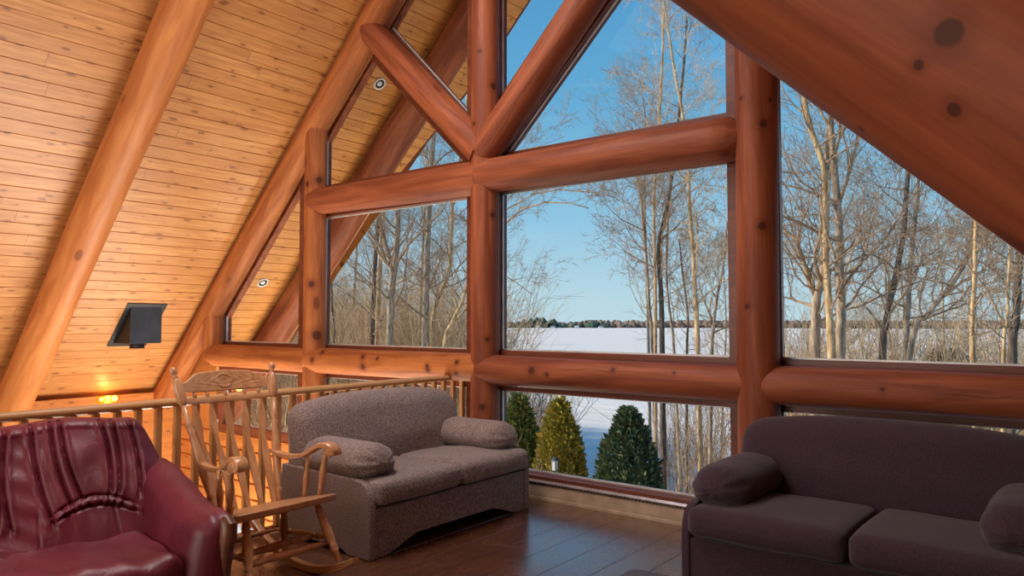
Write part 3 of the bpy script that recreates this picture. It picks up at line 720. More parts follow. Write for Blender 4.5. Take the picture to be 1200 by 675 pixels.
loveseat('speckled brown fabric loveseat in front of the railing beside the rocking chair', M['brown'], (-3.56, 3.10, 0), R(90), w=1.66, d=.98, H=.965)
loveseat('dark aubergine fabric loveseat under the right sloping window', M['purple'], (-1.80, 3.80, 0), 0, w=1.72, d=1.06, H=.925)

# ------------------------------------------------------------------ burgundy leather sofa
def leather_sofa():
    a = R(10)
    # local x to the sofa's visible right arm, local y forwards
    U = Vector((math.sin(a), math.cos(a), 0)); Fd = Vector((math.cos(a), -math.sin(a), 0))
    t = thing('leather_sofa', 'burgundy leather sofa with channelled back at the lower left', 'sofa')
    t.matrix_world = Matrix(((U.x, Fd.x, 0, -4.40), (U.y, Fd.y, 0, 1.33), (0, 0, 1, 0), (0, 0, 0, 1)))
    # (left-handed frame is avoided by mirroring x below)
    t.matrix_world = Matrix(((-U.x, Fd.x, 0, -4.40), (-U.y, Fd.y, 0, 1.33), (0, 0, 1, 0), (0, 0, 0, 1)))
    L = M['leather']; HW = .80
    seams = [((.03, .95), (.03, .50)), ((.14, .96), (.205, .50)), ((.265, .965), (.335, .60)), ((.225, .965), (.285, .58)), ((.455, .965), (.465, .61)), ((.51, .96), (.495, .60)), ((.595, .95), (.60, .58))]
    def arch_z(s, up): return (.615 if up else .575)-(.55 if up else .45)*(s-.385)**2/.30
    g = G(); ns, nzz = 300, 130; front = []
    def top_z(s): s = abs(s); return .975-.012*math.cos(min(s, .6)/.3*math.pi*.5*2)-.26*sstep(.60, .80, s)**1.5-.0
    vs = []; 
    for j in range(nzz+1):
        for i in range(ns+1):
            s = -HW+2*HW*i/ns; q = abs(s); v = j/nzz
            tz = top_z(s)
            # profile from crease up and over the top to the rear
            if v < .74:
                u = v/.74; z = .36+(tz-.05-.36)*u
                y = .50-.36*u**.8+.03*math.sin(u*math.pi)
            elif v < .90:
                u = (v-.74)/.16; an = u*math.pi; z = tz-.05+.05*math.sin(an); y = .14-.10*(1-math.cos(an))-.0
            else:
                u = (v-.90)/.10; z = tz-.05-(tz-.05-.10)*u; y = -.06+.02*u
            if v < .80:
                d = 0
                fade = sstep(.36, .44, z)
                for (s0, z0), (s1, z1) in seams:
                    if z > z1-.02:
                        k = (z-z1)/(z0-z1); k = max(0, min(1.05, k)); ss = s1+(s0-s1)*k; ss -= .02*math.sin(k*math.pi)*(1 if s0 < .4 else -1)
                        dd = abs(q-ss); d -= .022*math.exp(-(dd/.011)**2)*sstep(z1-.02, z1+.03, z); d += .010*math.exp(-((dd-.022)/.014)**2)*sstep(z1-.02, z1+.03, z)
                if .17 < q < .60:
                    za, zb_ = arch_z(q, True), arch_z(q, False)
                    e = min(sstep(.17, .24, q), sstep(.60, .54, q))
                    d -= .016*math.exp(-((z-za)/.008)**2)*e; d -= .012*math.exp(-((z-zb_+.005)/.007)**2)*e
                    if zb_-.01 < z < za: d += .014*e*math.sin((z-zb_)/(za-zb_+.001)*math.pi)+.007*math.sin(q*150+6*noise.noise(Vector((q*9, z*9, 0))))*e
                    if z < zb_: d += .006*math.sin(q*62+z*14+3*noise.noise(Vector((q*6, z*3, 2))))*sstep(zb_-.20, zb_-.02, z)*e
                else:
                    d += .004*math.sin(z*60+q*30)*fade*.6
                if .60 > z: d -= .012*math.exp(-((q-.14)/.008)**2)*sstep(.36, .40, z)*sstep(.60, .5, z)*.8
                if z < .60: d -= .010*math.exp(-((q-.47-.12*(.58-z))/.008)**2)*sstep(.38, .42, z)
                d += .012*noise.noise(Vector((s*6, z*7, 1)))+.005*noise.noise(Vector((s*16, z*9+s*10, 7)))
                y += d
            y += .0*q
            if q > .62: y += .16*sstep(.62, .80, q)*(1-v)*.6
            vs.append((-s, y, z))
    fs = [(j*(ns+1)+i, j*(ns+1)+i+1, (j+1)*(ns+1)+i+1, (j+1)*(ns+1)+i) for j in range(nzz) for i in range(ns)]
    g.add(vs, fs)
    # close the ends
    for i in (0, ns):
        g.f.append(tuple(j*(ns+1)+i for j in range(nzz+1)))
    g.build('backrest', L, t, smooth=True, angle=60)
    for sgn in (-1, 1):
        def wa(x, y, z, u, v, w_):
            yy = (y-.08)/1.02
            top = .745-.13*sstep(0, .9, yy)-.02*yy
            s = (z-.10)/(.70-.10); z = .10+s*(top-.10)
            x += sgn*(.035*s*s+.02*sstep(.5, 1, yy)*s)
            x -= sgn*.05*max(0, -sgn*u)*(1-s)
            y += .02*math.sin(s*3.1)*max(0, v)
            x += .012*noise.noise(Vector((x*7, y*5, z*7))); z += .010*noise.noise(Vector((x*7, y*6, z*5+4)))
            if v > .4: z += .005*math.sin(x*85)*(v-.4)*s*1.6
            f = math.exp(-((yy-.12)/.02)**2); z -= .010*f*s; x += -sgn*u*sgn*.0
            return x, y, z
        g = G(); rbox(g, sgn*.705, .59, .40, .20, 1.02, .60, .095, 34, wa); g.build('armrest', L, t, smooth=True, angle=0)
        # show-wood front under the arm
        g = G(); pts = [(sgn*.775, 1.075, .575), (sgn*.78, 1.105, .55), (sgn*.775, 1.11, .49), (sgn*.765, 1.10, .40), (sgn*.765, 1.085, .25), (sgn*.765, 1.09, .12), (sgn*.765, 1.11, .02), (sgn*.765, 1.11, 0)]
        g.tube(pts, [.030, .040, .040, .028, .020, .019, .022, .022], 14); g.build('arm_front_wood', M['walnut'], t, smooth=True)
    def ws(x, y, z, u, v, w_):
        if w_ > 0:
            z += .03*sstep(-.9, .3, v)*(1-u*u*.5); z += .010*math.sin(x*38+y*9+4*noise.noise(Vector((x*4, y*4, 0))))*sstep(-.2, .6, v)*.7
            z -= .018*math.exp(-(abs(x)/.012)**2)
        z += .014*noise.noise(Vector((x*6, y*6, 0))); y += .012*noise.noise(Vector((x*9, z*9, 3)))
        return x, y, z
    g = G(); rbox(g, 0, .72, .31, 1.24, .72, .22, .08, 44, ws); g.build('seat_cushion', L, t, smooth=True, angle=0)
    g = G(); rbox(g, 0, .55, .16, 1.34, 1.02, .20, .03, 10); g.build('base', L, t, smooth=True, angle=0)
    for sx in (-.6, .6):
        for sy in (.12, 1.0):
            g = G(); g.lathe([(0, .028), (1, .022)], (sx, sy, .08), (sx, sy, 0), 14); g.build('foot', M['walnut'], t, smooth=True)
leather_sofa()

# ------------------------------------------------------------------ rocking chair
def rocking_chair():
    t = thing('rocking_chair', 'light oak rocking chair with carved crest and turned spindles', 'rocking chair', (-3.80, 2.49, 0), 0)
    # local x = forwards (world +X), local y = across
    O, OZ = M['oak'], M['oakz']
    def P(x, y, z): return (x+3.80, y-2.49, z)
    turned = lambda r: [(0, r*.75), (.05, r*.85), (.10, r*1.0), (.13, r*1.25), (.15, r*.8), (.17, r*1.25), (.20, r*.85), (.32, r*1.15), (.48, r*1.4), (.60, r*1.2), (.72, r*.85), (.75, r*1.2), (.77, r*.8), (.79, r*1.2), (.83, r*.9), (1, r*.7)]
    def spin(name, a, b, r, mat=OZ, n=16):
        g = G(); g.lathe(turned(r), a, b, n); return g.build(name, mat, t, smooth=True, angle=0)
    # rockers
    for y in (2.21, 2.765):
        pts = []
        for k in range(29):
            an = R(-42+ 73*k/28); rr = .92
            pts.append(P(-3.77+rr*math.sin(an), y, .022+rr*(1-math.cos(an))*1.0))
        g = G(); n = len(pts); vs = []
        for i, p in enumerate(pts):
            h = .024*(1 if 2 < i < n-3 else .8)*(.75 if i in (0, n-1) else 1); wd = .021
            for (a, b) in ((-1, -1), (-.6, -1.25), (.6, -1.25), (1, -1), (1, 1), (.6, 1.2), (-.6, 1.2), (-1, 1)):
                vs.append((p[0], p[1]+a*wd, p[2]+b*h*.8))
        fs = [(i*8+k, i*8+(k+1) % 8, (i+1)*8+(k+1) % 8, (i+1)*8+k) for i in range(n-1) for k in range(8)]+[tuple(range(8)), tuple((n-1)*8+k for k in range(8))]
        g.add(vs, fs); g.build('rocker', O, t, smooth=True)
    # seat: shaped board
    out = []
    for (x, y) in ((-4.00, 2.29), (-4.00, 2.69), (-3.80, 2.79), (-3.56, 2.825), (-3.525, 2.81), (-3.51, 2.76), (-3.50, 2.49), (-3.51, 2.22), (-3.525, 2.17), (-3.56, 2.155), (-3.80, 2.19)): q = P(x, y, 0); out.append((q[0], q[1]))
    g = G(); g.prism(out, -.021, .021, 'z'); g.v = [(x, y, z+.466+(x-.28)*.205) for x, y, z in g.v]; g.build('seat', O, t, bevel=.012, seg=3)
    # legs
    spin('leg', P(-3.60, 2.26, .432), P(-3.47, 2.21, .105), .0215); spin('leg', P(-3.60, 2.72, .432), P(-3.44, 2.765, .115), .0215)
    spin('leg', P(-3.88, 2.29, .39), P(-3.97, 2.21, .05), .0205); spin('leg', P(-3.88, 2.69, .39), P(-3.97, 2.765, .05), .0205)
    # stretchers
    spin('stretcher', P(-3.53, 2.235, .24), P(-4.02, 2.235, .20), .016, O); spin('stretcher', P(-3.53, 2.745, .24), P(-4.02, 2.745, .20), .016, O)
    spin('stretcher', P(-3.66, 2.235, .225), P(-3.66, 2.745, .225), .018, O); spin('stretcher', P(-3.53, 2.22, .21), P(-3.53, 2.755, .21), .018, O)
    spin('stretcher', P(-4.03, 2.235, .20), P(-4.03, 2.745, .20), .016, O)
    # back posts: turned below, squared block behind the crest, ball finial
    for s, (yb, yt) in ((-1, (2.285, 2.185)), (1, (2.695, 2.845))):
        b0, b1 = Vector(P(-3.93, yb, .385)), Vector(P(-4.255, yt, 1.19))
        mid = b0.lerp(b1, .79)
        g = G(); g.lathe(turned(.0205), b0, mid, 18); g.build('back_post', OZ, t, smooth=True, angle=0)
        g = G(); d = (b1-mid).normalized(); L_ = (b1-mid).length
        g.tube([mid-d*.01, mid+d*.01, mid+d*.09, mid+d*(L_-.05), mid+d*(L_-.03)], [.020, .029, .031, .024, .016], 8, up=(0, 1, 0)); g.build('post_block', OZ, t, bevel=.003)
        g = G(); g.lathe([(0, .010), (.15, .018), (.25, .011), (.4, .017), (.62, .023), (.85, .016), (1, .004)], mid+d*(L_-.035), mid+d*(L_+.045), 18); g.build('finial', OZ, t, smooth=True, angle=0)
    # crest rail: curved in plan, humped on top, pressed carving as raised relief
    def bx(y, z):                      # x of the back plane at a height, bowed backwards
        s = (y-2.515)/.31; return -3.93-.325*(z-.385)/.805-.055*(1-s*s)
    def slab(zlo, zhi, th, relief=None, name='crest_rail', nu=60, nv=20, y0=2.215, y1=2.815):
        g = G(); vs = []
        for side in (1, -1):
            for j in range(nv+1):
                for i in range(nu+1):
                    y = y0+(y1-y0)*i/nu; s = (y-2.515)/((y1-y0)/2); a, b = zlo(s), zhi(s); z = a+(b-a)*j/nv
                    edge = min(1, min(j, nv-j)/2.0*.5+.6)
                    x = bx(y, z)+side*th/2*edge+(relief(s, (z-a)/(b-a)) if relief and side > 0 else 0)
                    vs.append(P(x, y, z))
        m = (nu+1); K = m*(nv+1); fs = []
        for j in range(nv):
            for i in range(nu): a_ = j*m+i; fs += [(a_, a_+1, a_+m+1, a_+m), (K+a_, K+a_+m, K+a_+m+1, K+a_+1)]
        for i in range(nu): fs += [(i, K+i, K+i+1, i+1), (nv*m+i, nv*m+i+1, K+nv*m+i+1, K+nv*m+i)]
        for j in range(nv): fs += [(j*m, j*m+m, K+j*m+m, K+j*m), (j*m+nu, K+j*m+nu, K+j*m+m+nu, j*m+m+nu)]
        g.add(vs, fs); return g.build(name, O, t, smooth=True)
    def hump(s): s = abs(s); return 1.140+.046*(sstep(.98, .55, s))+.008*math.cos(s*3.1)-.012*sstep(.5, 0, s)*0
    def carve(s, v):
        r = 0
        if .15 < v < .88 and abs(s) < .85:
            e = math.sin((v-.15)/.73*math.pi)*sstep(.85, .7, abs(s))
            q = abs(s)
            r = .0022*e*(math.sin(q*26+math.sin(v*9)*2.4)*math.cos(v*13+q*7))
            r += .004*math.exp(-((math.hypot(s/.16, (v-.5)/.30)-1)/.22)**2)
        return r
    slab(lambda s: 1.080-.012*(1-s*s), hump, .024, carve, 'crest_rail', 150, 40)
    slab(lambda s: 1.010-.010*(1-s*s), lambda s: 1.046-.010*(1-s*s), .022, None, 'lower_crest_rail', 60, 6)
    for y in (2.30, 2.39, 2.515, 2.64, 2.73):
        g = G(); g.lathe([(0, .006), (.3, .011), (.5, .013), (.7, .011), (1, .006)], P(bx(y, 1.03), y, 1.03), P(bx(y, 1.08), y, 1.08), 12); g.build('spindle_bead', OZ, t, smooth=True)
    # five wavy back slats
    for k in range(5):
        yt = 2.515+(k-2)*.113; yb = 2.49+(k-2)*.084; g = G(); vs = []; n = 36
        for i in range(n+1):
            v = i/n; z = .375+.645*v; yc = yb+(yt-yb)*v
            wd = .0125+.0125*math.exp(-((v-.36)/.22)**2)+.011*math.exp(-((v-.80)/.10)**2)-.004*math.exp(-((v-.62)/.07)**2)
            if v > .9: wd *= 1-.72*(v-.9)/.1
            wob = .004*math.sin(v*math.pi*2)
            s = (yc-2.515)/.31; x = -3.93-.325*(z-.385)/.805-.055*(1-s*s)*v+.055*math.sin(v*math.pi)*-.35
            for (a, b) in ((1, -1), (1, 1), (-1, 1), (-1, -1)): vs.append(P(x+a*.0055, yc+wob+b*wd, z))
        fs = [(i*4+q, i*4+(q+1) % 4, (i+1)*4+(q+1) % 4, (i+1)*4+q) for i in range(n) for q in range(4)]+[(0, 1, 2, 3), (n*4, n*4+3, n*4+2, n*4+1)]
        g.add(vs, fs); g.build('slat', OZ, t, smooth=True)
    # arms: flat boards dipping then rising into a rolled hand end
    for s in (-1, 1):
        ya, yf = (2.255, 2.185) if s < 0 else (2.735, 2.815)
        path = [(-4.075, .690), (-4.00, .672), (-3.90, .668), (-3.80, .682), (-3.73, .712), (-3.67, .745), (-3.62, .760), (-3.575, .757), (-3.548, .735), (-3.545, .708)]
        g = G(); vs = []; n = len(path)
        fine = []
        for i in range(n-1):
            for q in range(4): u = q/4; p0_ = path[max(i-1, 0)]; p1_, p2_ = path[i], path[i+1]; p3_ = path[min(i+2, n-1)]; fine.append(tuple(.5*((2*p1_[a])+(-p0_[a]+p2_[a])*u+(2*p0_[a]-5*p1_[a]+4*p2_[a]-p3_[a])*u*u+(-p0_[a]+3*p1_[a]-3*p2_[a]+p3_[a])*u**3) for a in (0, 1)))
        fine.append(path[-1]); n = len(fine)
        for i, (x, z) in enumerate(fine):
            u = i/(n-1); a_, b_ = fine[max(i-1, 0)], fine[min(i+1, n-1)]; tx, tz = b_[0]-a_[0], b_[1]-a_[1]; q = math.hypot(tx, tz); nx_, nz_ = -tz/q, tx/q
            wd = .021+.016*sstep(.25, .8, u); th = .013+.008*sstep(.5, .9, u); yc = ya+(yf-ya)*u
            for (a, b) in ((-1, -.7), (-.8, -1), (.8, -1), (1, -.7), (1, .7), (.8, 1), (-.8, 1), (-1, .7)): vs.append(P(x+nx_*b*th, yc+a*wd, z+nz_*b*th))
        fs = [(i*8+k, i*8+(k+1) % 8, (i+1)*8+(k+1) % 8, (i+1)*8+k) for i in range(n-1) for k in range(8)]+[tuple(range(8)), tuple((n-1)*8+k for k in range(8))]
        g.add(vs, fs); arm = g.build('armrest', O, t, smooth=True)
        g = G(); g.tube([P(-3.575, yf-.038, .725), P(-3.575, yf-.034, .725), P(-3.575, yf+.034, .725), P(-3.575, yf+.038, .725)], [.024, .031, .031, .024], 22); g.build('scroll_end', O, arm, smooth=True)
        yb = 2.20 if s < 0 else 2.785
        spin('arm_post', P(-3.655, yb, .45), P(-3.635, yf, .735), .017)
        spin('arm_post', P(-3.78, yb+s*-.02, .42), P(-3.78, yf+s*-.02, .680), .0145)
rocking_chair()

# ------------------------------------------------------------------ coffee table corner
t = thing('coffee_table', 'glossy grey coffee table corner in front of the dark sofa', 'table', (-1.63, 2.20, 0))
g = G(); rc = .05; pl = []
for (cx, cy, a0) in ((rc, .76-rc, 90), (rc, rc, 180), (1.0-rc, rc, 270), (1.0-rc, .76-rc, 0)):
    pl += [(cx+rc*math.cos(R(a0+k*15)), cy+rc*math.sin(R(a0+k*15))) for k in range(7)]
g.prism(ccw(pl), .375, .40, 'z'); g.build('tabletop', M['table'], t, bevel=.006, seg=3)
g = G(); g.box(.09, .91, .07, .69, .31, .375); g.build('apron', M['walnut'], t, bevel=.004)
for lx in (.09, .86):
    for ly in (.07, .64): g = G(); g.box(lx, lx+.05, ly, ly+.05, 0, .375); g.build('leg', M['walnut'], t, bevel=.004)

# ------------------------------------------------------------------ outdoors: trees
def rnd_unit(rd): 
    z = rd.uniform(-1, 1); a = rd.uniform(0, 6.283); q = math.sqrt(1-z*z); return Vector((q*math.cos(a), q*math.sin(a), z))
def grow(g, rd, p, d, L, r, depth, upb=.25, wig=.28, nsub=(7, 5, 4)):
    seg = 6 if depth == 0 else (5 if depth == 1 else 3)
    pts = [p.copy()]; rad = [r]; dirs = [d.copy()]
    for i in range(seg):
        d = (d+rnd_unit(rd)*wig+Vector((0, 0, upb))*.35).normalized(); p = p+d*(L/seg); pts.append(p.copy()); dirs.append(d.copy()); rad.append(r*(1-.8*(i+1)/seg))
    g.tube(pts, rad, 6 if r > .03 else (4 if r > .012 else 3), caps=False)
    if depth < len(nsub):
        for k in range(nsub[depth]):
            u = rd.uniform(.22, .98); i = min(seg-1, int(u*seg)); q = pts[i].lerp(pts[i+1], u*seg-i)
            side = rnd_unit(rd); side = (side-dirs[i]*side.dot(dirs[i])).normalized()
            nd = (dirs[i]*rd.uniform(.5, .9)+side*rd.uniform(.5, .9)).normalized()
            grow(g, rd, q, nd, L*rd.uniform(.38, .62)*(1.15-u*.4), max(rad[i]*.5, .0045), depth+1, upb, wig, nsub)
def tree(label, path, r0, r1, seed, bark_m, nb=14, bl=3.2, start=.25, nsub=(6, 5, 3), group=None, extra=(), name='bare_tree', twig=None, thin=.58):
    rd = random.Random(seed); path = [Vector(p) for p in path]
    b, c = path[0], path[1]
    gz = ground_z(b.x, b.y)-.15
    if b.z > gz:
        k = (b.z-gz)/max(.5, (c.z-b.z)); path = [Vector((b.x-(c.x-b.x)*k*.35, b.y, gz))]+path
    base = path[0].copy()
    t = thing(name, label, 'tree', base, group=group)
    fine = []; n = len(path)
    for i in range(n-1):
        for q in range(5):
            u = q/5; p0, p1, p2, p3 = path[max(i-1, 0)], path[i], path[i+1], path[min(i+2, n-1)]
            fine.append(.5*((2*p1)+(-p0+p2)*u+(2*p0-5*p1+4*p2-p3)*u*u+(-p0+3*p1-3*p2+p3)*u**3)-base)
    fine.append(path[-1]-base); m = len(fine)
    r0 *= thin; r1 *= thin
    rad = [(r0+(r1-r0)*(i/(m-1))**.8)*(1+.10*rd.uniform(-1, 1)) for i in range(m)]; rad[0] *= 1.25
    g = G(); g.tube(fine, rad, 10); trunk = g.build('trunk', bark_m, t, smooth=True, angle=0)
    gb = G()
    for e in extra:                                    # forks: list of (points, radius)
        ps = [Vector(p)-base for p in e[0]]; k = len(ps); rr = [e[1]*.62*(1-.6*i/(k-1)) for i in range(k)]
        gb.tube(ps, rr, 8)
        for i in range(1, k):
            for _ in range(3):
                dd = (ps[i]-ps[i-1]).normalized(); s = rnd_unit(rd); s.z = abs(s.z)
                grow(gb, rd, ps[i-1].lerp(ps[i], rd.random()), (dd*.6+s*.6).normalized(), bl*rd.uniform(.35, .7), rr[i]*.5, 1, nsub=nsub)
    nb = int(nb*1.35)
    for k in range(nb):
        u = start+(1-start)*(k+rd.random())/nb; i = min(m-2, int(u*(m-1))); q = fine[i].lerp(fine[i+1], u*(m-1)-i)
        az = rd.uniform(0, 6.283); el = rd.uniform(.25, 1.0)
        d = Vector((math.cos(az)*math.cos(el), math.sin(az)*math.cos(el), math.sin(el)))
        grow(gb, rd, q, d, bl*(1.1-.65*u)*rd.uniform(.6, 1.1), rad[i]*rd.uniform(.28, .5), 0, nsub=nsub)
    gb.build('branches', twig or M['twig'], t, smooth=True, angle=0)
    return t
def P3(Y, *pp): return [at(x, y, Y) for x, y in pp]
BT, BG, BD = M['bark_tan'], M['bark_grey'], M['bark_dark']
# left window
tree('dark straight trunk left of the pale trunk in the left main window', P3(17, (436, 405), (440, 300), (447, 215), (450, 120)), .17, .09, 1, BD, 12)
tree('pale tan trunk beside the dark one in the left main window', P3(18, (442, 405), (446, 300), (452, 220), (460, 120)), .19, .09, 2, BT, 12)
tree('forked grey trunk with a long side limb in the left main window', P3(16, (456, 408), (460, 330), (464, 300), (468, 210), (474, 120)), .24, .12, 3, BG, 12,
     extra=[(P3(16, (461, 318), (453, 290), (446, 262), (444, 200)), .13), (P3(16, (464, 310), (480, 285), (500, 265), (518, 248), (528, 230)), .07)])
tree('thick grey trunk at the middle of the left main window', P3(17, (498, 408), (500, 330), (503, 250), (508, 160), (512, 80)), .22, .11, 4, BG, 12)
tree('slim pale trunk close to the thick grey trunk', P3(19, (491, 405), (494, 320), (498, 240), (500, 170)), .12, .06, 5, BT, 9)
tree('curving tan trunk right of the thick grey trunk', P3(18, (506, 405), (510, 360), (526, 318), (529, 270), (531, 235), (540, 180), (548, 110)), .15, .08, 6, BT, 12)
tree('leaning tan trunk at the right edge of the left main window', P3(16, (520, 410), (530, 378), (541, 355), (549, 330), (566, 290), (590, 250)), .13, .06, 7, BT, 9)
tree('slender dark tree at the left edge of the left main window', P3(18, (392, 405), (389, 350), (388, 280), (396, 200)), .11, .05, 8, BD, 10)
tree('slender grey tree in the far left of the grove', P3(20, (412, 405), (416, 330), (420, 250), (424, 180)), .12, .06, 9, BG, 10)
# the arching branches entering the centre window from the left
tree('tree behind the central post sending arching branches over the lake view', P3(13, (562, 410), (566, 330), (570, 250), (574, 150)), .17, .10, 10, BD, 5, bl=1.6, start=.5, nsub=(7, 6, 4),
     extra=[(P3(12.5, (572, 282), (592, 262), (612, 245), (640, 237), (668, 238), (690, 244)), .04), (P3(12.5, (572, 262), (596, 244), (625, 228), (655, 222), (700, 226), (722, 232)), .035), (P3(13.2, (570, 330), (590, 322), (606, 332), (624, 345)), .03), (P3(12.8, (574, 190), (600, 178), (630, 172), (662, 160)), .02)])
# centre window clump
tree('thin leftmost trunk of the clump in the centre window', P3(15, (765, 415), (761, 360), (757, 300), (752, 240), (748, 215), (740, 150)), .075, .045, 11, BG, 12, bl=2.6, start=.2)
tree('tan trunk at the front of the clump in the centre window', P3(14.5, (768, 415), (768, 350), (767, 280), (767, 220), (775, 100), (778, 10)), .085, .04, 12, BT, 12, bl=2.4, start=.3)
tree('dark thick trunk of the clump in the centre window', P3(15, (776, 415), (775, 350), (772, 290), (780, 250), (787, 210), (800, 90), (805, 20)), .13, .04, 13, BD, 14, bl=2.8, start=.3)
tree('thin grey trunk right of the dark thick trunk in the clump', P3(15.5, (790, 415), (784, 360), (781, 320), (783, 260), (786, 200)), .065, .035, 14, BG, 9, bl=2.2)
tree('straight tan trunk standing right of the clump in the centre window', P3(14.5, (818, 416), (815, 350), (812, 290), (808, 240), (806, 190), (801, 140), (790, 80), (781, 20), (774, -30)), .10, .035, 15, BT, 20, bl=2.3, start=.2, twig=M['brush'])
tree('small forked tree near the right edge of the centre window', P3(18, (834, 416), (836, 385), (840, 350), (848, 310), (852, 260)), .10, .04, 16, BG, 12, bl=2.2, start=.2,
     extra=[(P3(18, (836, 378), (826, 355), (818, 330)), .05)])
tree('slim tree behind the tan trunk in the centre window', P3(20, (805, 416), (806, 370), (800, 320), (796, 280)), .08, .04, 17, BD, 10, bl=2.4, start=.2)
tree('bushy crown tree low in the upper right window', P3(26, (760, 400), (757, 300), (755, 200), (757, 150), (752, 105)), .12, .04, 18, BG, 16, bl=4.2, start=.45)
# right window
tree('forked trunk at the left of the right sloping window', P3(14, (955, 422), (956, 380), (957, 350), (964, 325), (966, 290), (966, 220), (972, 150)), .17, .09, 20, BG, 10, bl=2.8,
     extra=[(P3(14, (957, 350), (948, 330), (940, 300), (932, 280), (918, 268), (900, 262)), .085)])
tree('tan trunk in the middle of the trio in the right sloping window', P3(13.5, (975, 422), (972, 370), (969, 320), (967, 260), (966, 200), (950, 150), (942, 110), (940, 60)), .13, .07, 21, BT, 12, bl=2.6)
tree('stout rough trunk at the right of the trio in the right sloping window', P3(13.8, (985, 422), (986, 370), (984, 320), (983, 260), (978, 200), (974, 150), (972, 80)), .16, .08, 22, BG, 12, bl=2.8,
     extra=[(P3(13.8, (983, 240), (996, 200), (1004, 170), (1006, 130)), .06)])
tree('dark forked tree behind the trio in the right sloping window', P3(17, (1034, 422), (1038, 380), (1048, 330), (1058, 280), (1062, 230), (1066, 180)), .15, .07, 23, BD, 14, bl=3.2)
tree('grey tree next to the dark forked tree', P3(18, (1062, 422), (1064, 360), (1068, 300), (1074, 240), (1078, 180)), .13, .06, 24, BG, 14, bl=3.2)
tree('leaning tree slanting up to the right in the right sloping window', P3(16, (1068, 405), (1085, 372), (1103, 348), (1118, 330), (1135, 300), (1150, 255)), .11, .05, 25, BG, 10, bl=2.8,
     extra=[(P3(16, (1105, 348), (1128, 330), (1150, 318), (1170, 300)), .05)])
tree('slim tan trunk right of the leaning tree', P3(13, (1140, 425), (1139, 380), (1142, 330), (1143, 280), (1146, 220)), .07, .045, 26, BT, 8, bl=2.0)
tree('dark trunk near the right end of the right sloping window', P3(13, (1186, 428), (1190, 380), (1193, 330), (1196, 280), (1200, 220)), .12, .07, 27, BD, 8, bl=2.2)
tree('slim tan trunk beside the dark trunk at the far right', P3(12, (1176, 428), (1180, 380), (1182, 330), (1185, 270)), .05, .03, 28, BT, 8, bl=1.6)
# background grove: copies of three prototypes
protos = []
for i in range(3):
    rd = random.Random(50+i); h = 12+i
    tr = tree('bare leafless tree further back in the grove by the lake', [(0, 30, -6), (.3, 30, -2), (-.1+.3*i, 30.2, 3), (.4, 30, h-6)], .15, .05, 60+i, (BG, BT, BG)[i], 22, bl=4.2, start=.18, group='bare background trees of the grove')
    protos.append(tr)
rd = random.Random(77); n = 0
spots = []
for k in range(26): Y = rd.uniform(20, 38); spots.append((-Y*rd.uniform(.86, 1.75), Y))
for k in range(9): Y = rd.uniform(26, 38); spots.append((-Y*rd.uniform(.02, .25), Y))
spots.append((-30*.41, 30))
for k in range(4): spots.append((rd.uniform(-34, -24), rd.uniform(8, 15)))
for k, (x, y) in enumerate(spots):
    p = protos[k % 3]
    if k >= 3:
        r = p.copy(); COL.objects.link(r)
        for ch in p.children: c = ch.copy(); COL.objects.link(c); c.parent = r
    else: r = p
    r.location = (x, y, ground_z(x, y)-.1); r.rotation_euler = (0, 0, rd.uniform(0, 6.28)); s = rd.uniform(.55, .9); r.scale = (s, s, s)
    if k >= 36: r['label'] = 'bare tree at the left of the house, beyond the far left windows'; r['group'] = 'bare trees left of the house'
# saplings
sp = []
for i in range(4):
    rd2 = random.Random(200+i); g = G()
    for q in range(1+i % 2): grow(g, rd2, Vector((q*.12, 0, 0)), Vector((rd2.uniform(-.12, .12), rd2.uniform(-.12, .12), 1)).normalized(), 2.9+i*.3, .011, 0, upb=.9, wig=.12, nsub=(4, 1))
    o = g.build('sapling', M['twig'] if i % 2 else BG, smooth=True, angle=0); sp.append(o)
rd = random.Random(5); k = 0
places = [(-Y*rd.uniform(.375, .50), Y) for Y in [rd.uniform(11.5, 24) for _ in range(50)]]+[(-Y*rd.uniform(.02, .33), Y) for Y in [rd.uniform(12, 24) for _ in range(40)]]+[(-Y*rd.uniform(.86, 1.45), Y) for Y in [rd.uniform(14, 24) for _ in range(50)]]
for (x, y) in places:
    o = sp[k % 4]
    if k >= 4: o = o.copy(); COL.objects.link(o)
    zone = 'in the low window beside the evergreens' if k < 50 else ('under the right sloping window' if k < 90 else 'in the left grove')
    tag(o, 'thin bare sapling of the thicket %s' % zone, 'sapling', 'saplings '+zone)
    o.location = (x, y, ground_z(x, y)-.05); o.rotation_euler = (rd.uniform(-.08, .08), rd.uniform(-.08, .08), rd.uniform(0, 6.28)); s = rd.uniform(.6, 1.25); o.scale = (s, s, s*rd.uniform(.9, 1.2)); k += 1
# undergrowth
def brush(label, n, fx, fy, h, seed, mat):
    rd = random.Random(seed); g = G()
    for _ in range(n):
        y = rd.uniform(*fy); x = -y*rd.uniform(*fx); z = ground_z(x, y); p = Vector((x, y, z)); H_ = rd.uniform(*h)
        d = Vector((rd.gauss(0, .28), rd.gauss(0, .28), 1)).normalized(); pts = [p]; 
        for i in range(4): d = (d+rnd_unit(rd)*.2).normalized(); p = p+d*H_/4; pts.append(p)
        g.tube(pts, [.020, .017, .013, .009, .005], 3, caps=False)
        for q in range(4):
            i = rd.randrange(1, 4); dd = (d+rnd_unit(rd)*.9).normalized(); a = pts[i]; L_ = H_*rd.uniform(.15, .35)
            g.tube([a, a+dd*L_*.5, a+(dd+rnd_unit(rd)*.3).normalized()*L_], [.010, .007, .004], 3, caps=False)
    tag(g.build('undergrowth', mat, smooth=True, angle=0), label, 'undergrowth', kind='stuff')
